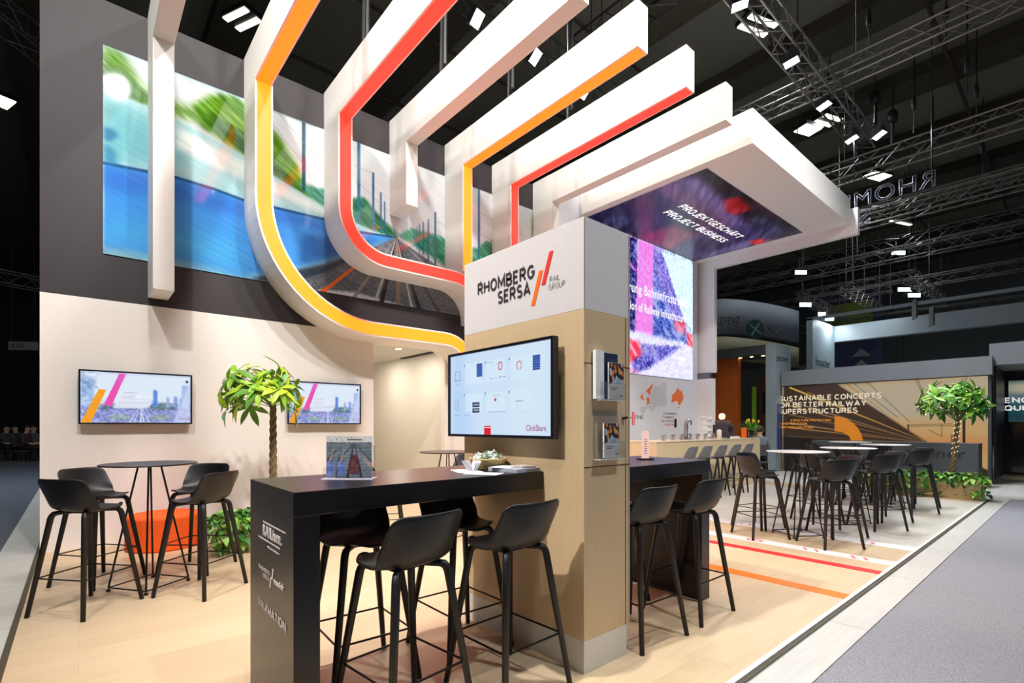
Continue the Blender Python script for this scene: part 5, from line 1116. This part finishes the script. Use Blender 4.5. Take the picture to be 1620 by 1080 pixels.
# left side: unlit hall, number sign, stands
ns = thing('aisle_number_sign', 'pale hanging aisle sign with the number 430 left of the stand', 'sign', D(13, 553, 20), R(-30))
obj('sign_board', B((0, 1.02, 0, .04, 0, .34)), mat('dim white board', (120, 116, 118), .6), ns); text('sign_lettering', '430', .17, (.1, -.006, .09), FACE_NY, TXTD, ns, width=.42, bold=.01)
bm = bmesh.new(); tube(bm, [(.1, .02, .34), (.1, .02, 4)], .01, 4); tube(bm, [(.9, .02, .34), (.9, .02, 4)], .01, 4); obj('sign_wires', bm, RODM, ns)
lb_ = thing('dark_booth', 'unlit booth with pale band and small lamp in the dark hall at the left edge', 'booth', (-14, 18, 0), R(-20))
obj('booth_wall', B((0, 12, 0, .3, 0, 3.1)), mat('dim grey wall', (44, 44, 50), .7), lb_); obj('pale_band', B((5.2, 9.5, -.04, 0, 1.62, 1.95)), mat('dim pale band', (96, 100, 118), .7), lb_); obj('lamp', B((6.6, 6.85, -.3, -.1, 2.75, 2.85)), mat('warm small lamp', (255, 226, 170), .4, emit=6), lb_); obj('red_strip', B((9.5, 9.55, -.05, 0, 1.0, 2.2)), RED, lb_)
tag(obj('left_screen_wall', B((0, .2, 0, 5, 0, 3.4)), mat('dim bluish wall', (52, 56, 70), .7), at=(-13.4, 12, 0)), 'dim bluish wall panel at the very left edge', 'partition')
# ---------------------------------------------------------------- people
def person(label, loc, rz, J, shirt, trousers, hairc, group=None, split=.95, shoe=None):
    """J: joint positions, front is -Y. One continuous skinned body, hair as a part."""
    V = []; E_ = []; Rr = []
    def add(p, r, par=None):
        V.append(p); Rr.append(r); 
        if par is not None: E_.append((par, len(V) - 1))
        return len(V) - 1
    pel = add(J['pelvis'], .145); wa = add(J['waist'], .125, pel); che = add(J['chest'], .155, wa); nk = add(J['neck'], .062, che); h0 = add(J['head0'], .075, nk); h1 = add(J['head1'], .098, h0); h2 = add(J['head2'], .07, h1)
    for s in ('l', 'r'):
        sh = add(J['sho_' + s], .068, che); el = add(J['elb_' + s], .045, sh); wr = add(J['wri_' + s], .031, el); ha = add(J['han_' + s], .038, wr)
        d = (Vector(J['han_' + s]) - Vector(J['wri_' + s])).normalized(); sd = d.cross(Vector((0, 1, 0))); sd = sd.normalized() if sd.length > .1 else Vector((1, 0, 0))
        for k, L in enumerate((.075, .085, .08, .065)):
            f0 = Vector(J['han_' + s]) + d * .03 + sd * (.022 * (k - 1.5)); f1 = f0 + d * L * .5; f2 = f1 + d * L * .45 + Vector((0, -.01, 0))
            a_ = add(tuple(f0), .011, ha); b_ = add(tuple(f1), .010, a_); add(tuple(f2), .008, b_)
        t0 = Vector(J['wri_' + s]) + d * .03 - sd * .03; a_ = add(tuple(t0), .013, wr); add(tuple(t0 + d * .04 - sd * .02), .010, a_)
        hi = add(J['hip_' + s], .098, pel); kn = add(J['kne_' + s], .066, hi); an = add(J['ank_' + s], .042, kn); add(J['toe_' + s], .038, an)
    me = bpy.data.meshes.new('body'); me.from_pydata([tuple(v) for v in V], E_, []); o = bpy.data.objects.new('tmp', me); sc.collection.objects.link(o)
    m = o.modifiers.new('skin', 'SKIN'); m.use_smooth_shade = True
    for i, r in enumerate(Rr): me.skin_vertices[0].data[i].radius = (r * (1.25 if i in (0, 1, 2) else 1), r); me.skin_vertices[0].data[i].use_root = (i == 0)
    s = o.modifiers.new('sub', 'SUBSURF'); s.levels = 2; s.render_levels = 2
    bpy.context.view_layer.update(); me2 = bpy.data.meshes.new_from_object(o.evaluated_get(bpy.context.evaluated_depsgraph_get())); bpy.data.objects.remove(o)
    SK = mat('skin', (206, 160, 134), .55); t = thing('person', label, 'person', loc, rz, group)
    me2.materials.clear()
    for mm in (SK, shirt, trousers, shoe or BLACKM): me2.materials.append(mm)
    ph = Vector(J['pelvis']).z; nz_ = Vector(J['neck']).z; wr = [Vector(J['wri_l']), Vector(J['wri_r'])]; ka = [Vector(J['ank_l']), Vector(J['ank_r'])]
    kn = [Vector(J['kne_l']), Vector(J['kne_r'])]; hp = [Vector(J['hip_l']), Vector(J['hip_r'])]
    def near_seg(c, a, b, r):
        d = b - a; u = max(0, min(1, (c - a).dot(d) / d.length_squared)); return (c - a - d * u).length < r
    for p in me2.polygons:
        c = p.center; p.use_smooth = True
        if c.z > nz_ + .0: p.material_index = 0
        elif min((c - w).length for w in wr) < .055 or any(near_seg(c, Vector(J['wri_' + q]), Vector(J['han_' + q]) + (Vector(J['han_' + q]) - Vector(J['wri_' + q])) * 1.6, .07) for q in 'lr'): p.material_index = 0
        elif c.z < min(k.z for k in ka) + .05: p.material_index = 3
        elif any(near_seg(c, hp[i], kn[i], .115) or near_seg(c, kn[i], ka[i], .09) for i in (0, 1)) or c.z < ph: p.material_index = 2
        else: p.material_index = 1
    obj('body', me2, None, t)
    hc = Vector(J['head1']) + Vector((0, .012, .035)); bm = bmesh.new(); r_ = bmesh.ops.create_uvsphere(bm, u_segments=20, v_segments=14, radius=.108)
    for v in r_['verts']: v.co = Vector((v.co.x * .92, v.co.y * 1.06, v.co.z * 1.05)); 
    kill = [v for v in bm.verts if v.co.y < -.03 and v.co.z < .045]; bmesh.ops.delete(bm, geom=kill, context='VERTS')
    bmesh.ops.translate(bm, vec=hc, verts=list(bm.verts)); obj('hair', bm, hairc, t, smooth=True)
    fc = Vector(J['head1']); bm = bmesh.new()
    for s_ in (-1, 1): r_ = bmesh.ops.create_uvsphere(bm, u_segments=8, v_segments=6, radius=.013); bmesh.ops.translate(bm, vec=fc + Vector((s_ * .034, -.088, .01)), verts=r_['verts'])
    obj('eyes', bm, BLACKM, t)
    bm = bmesh.new(); tube(bm, [fc + Vector((0, -.09, .02)), fc + Vector((0, -.115, -.02)), fc + Vector((0, -.09, -.028))], [.008, .014, .008], 6); obj('nose', bm, SK, t, smooth=True)
    bm = bmesh.new(); tube(bm, [fc + Vector((-.024, -.088, -.05)), fc + Vector((0, -.096, -.052)), fc + Vector((.024, -.088, -.05))], .006, 6); obj('mouth', bm, mat('lips', (150, 84, 78), .5), t)
    bm = bmesh.new()
    for s_ in (-1, 1): tube(bm, [fc + Vector((s_ * .094, .0, .025)), fc + Vector((s_ * .104, .008, 0)), fc + Vector((s_ * .094, 0, -.025))], .011, 6)
    obj('ears', bm, SK, t, smooth=True); return t
stand = dict(pelvis=(0, 0, .98), waist=(0, 0, 1.12), chest=(0, 0, 1.34), neck=(0, 0, 1.53), head0=(0, -.01, 1.60), head1=(0, -.015, 1.69), head2=(0, -.01, 1.76),
 sho_l=(-.19, 0, 1.44), elb_l=(-.25, .0, 1.16), wri_l=(-.05, -.2, 1.16), han_l=(.03, -.22, 1.18), sho_r=(.19, 0, 1.44), elb_r=(.25, .0, 1.16), wri_r=(.06, -.23, 1.20), han_r=(-.02, -.25, 1.21),
 hip_l=(-.1, 0, .90), kne_l=(-.11, -.01, .50), ank_l=(-.12, .02, .09), toe_l=(-.13, -.13, .04), hip_r=(.1, 0, .90), kne_r=(.11, -.01, .50), ank_r=(.12, .02, .09), toe_r=(.13, -.13, .04))
sit = dict(pelvis=(0, 0, .52), waist=(0, -.02, .66), chest=(0, -.06, .88), neck=(0, -.08, 1.06), head0=(0, -.10, 1.13), head1=(0, -.12, 1.22), head2=(0, -.12, 1.29),
 sho_l=(-.19, -.06, .98), elb_l=(-.24, -.10, .72), wri_l=(-.12, -.32, .66), han_l=(-.10, -.39, .66), sho_r=(.19, -.06, .98), elb_r=(.24, -.10, .72), wri_r=(.12, -.32, .66), han_r=(.10, -.39, .66),
 hip_l=(-.1, -.05, .50), kne_l=(-.13, -.44, .50), ank_l=(-.13, -.42, .09), toe_l=(-.13, -.56, .04), hip_r=(.1, -.05, .50), kne_r=(.13, -.44, .50), ank_r=(.13, -.42, .09), toe_r=(.13, -.56, .04))
HAIRD = mat('dark hair', (40, 30, 26), .7)
p_ = D(1603, 745, 13.2); person('standing person in a pale shirt with folded arms at the right edge', (p_.x, p_.y, .10), R(-75), stand, mat('pale rose shirt', (150, 128, 126), .8), mat('black trousers', (26, 24, 28), .8), HAIRD)
p_ = D(1201, 745, 13.4); person('seated person in a grey top beyond the counter end', (p_.x, p_.y, 0), R(110), sit, mat('grey shirt', (104, 116, 122), .8), mat('dark jeans', (36, 38, 48), .8), HAIRD)
def chair(x, y, rz, label):
    t = thing('visitor_chair', label, 'chair', (x, y, 0), rz, 'dark visitor chairs'); obj('seat', B((-.22, .22, -.22, .22, .36, .40)), GREYD, t, bevel=.01); obj('backrest', B((-.22, .22, .2, .23, .55, .85)), GREYD, t, bevel=.01)
    for sx in (-1, 1):
        for sy in (-1, 1): bm = bmesh.new(); tube(bm, [(sx * .19, sy * .19, .36), (sx * .2, sy * .21, 0)], .012, 6); obj('leg', bm, RODM, t)
    bm = bmesh.new(); [tube(bm, [(s * .18, .21, .4), (s * .18, .22, .56)], .01, 6) for s in (-1, 1)]; obj('back_frame', bm, RODM, t)
chair(p_.x, p_.y, R(110), 'dark chair under the seated person beyond the counter')
for i, (px, d, rz, col) in enumerate(((8, 19.5, 30, (60, 58, 66)), (26, 20.2, -20, (48, 50, 62)), (38, 19.0, 60, (70, 52, 56)), (52, 19.8, 10, (74, 76, 84)))):
    v = D(px, 730, d); l = ('leftmost of the row', 'second from left of the row', 'third from left of the row', 'rightmost of the row')[i]
    person('seated person in dark clothes in the hall, ' + l, (v.x, v.y, 0), R(rz), sit, mat('dark top %d' % i, col, .8), mat('black trousers', (26, 24, 28), .8), HAIRD, 'people sitting in the unlit hall'); chair(v.x, v.y, R(rz), 'dark chair under the seated hall visitor, ' + l)
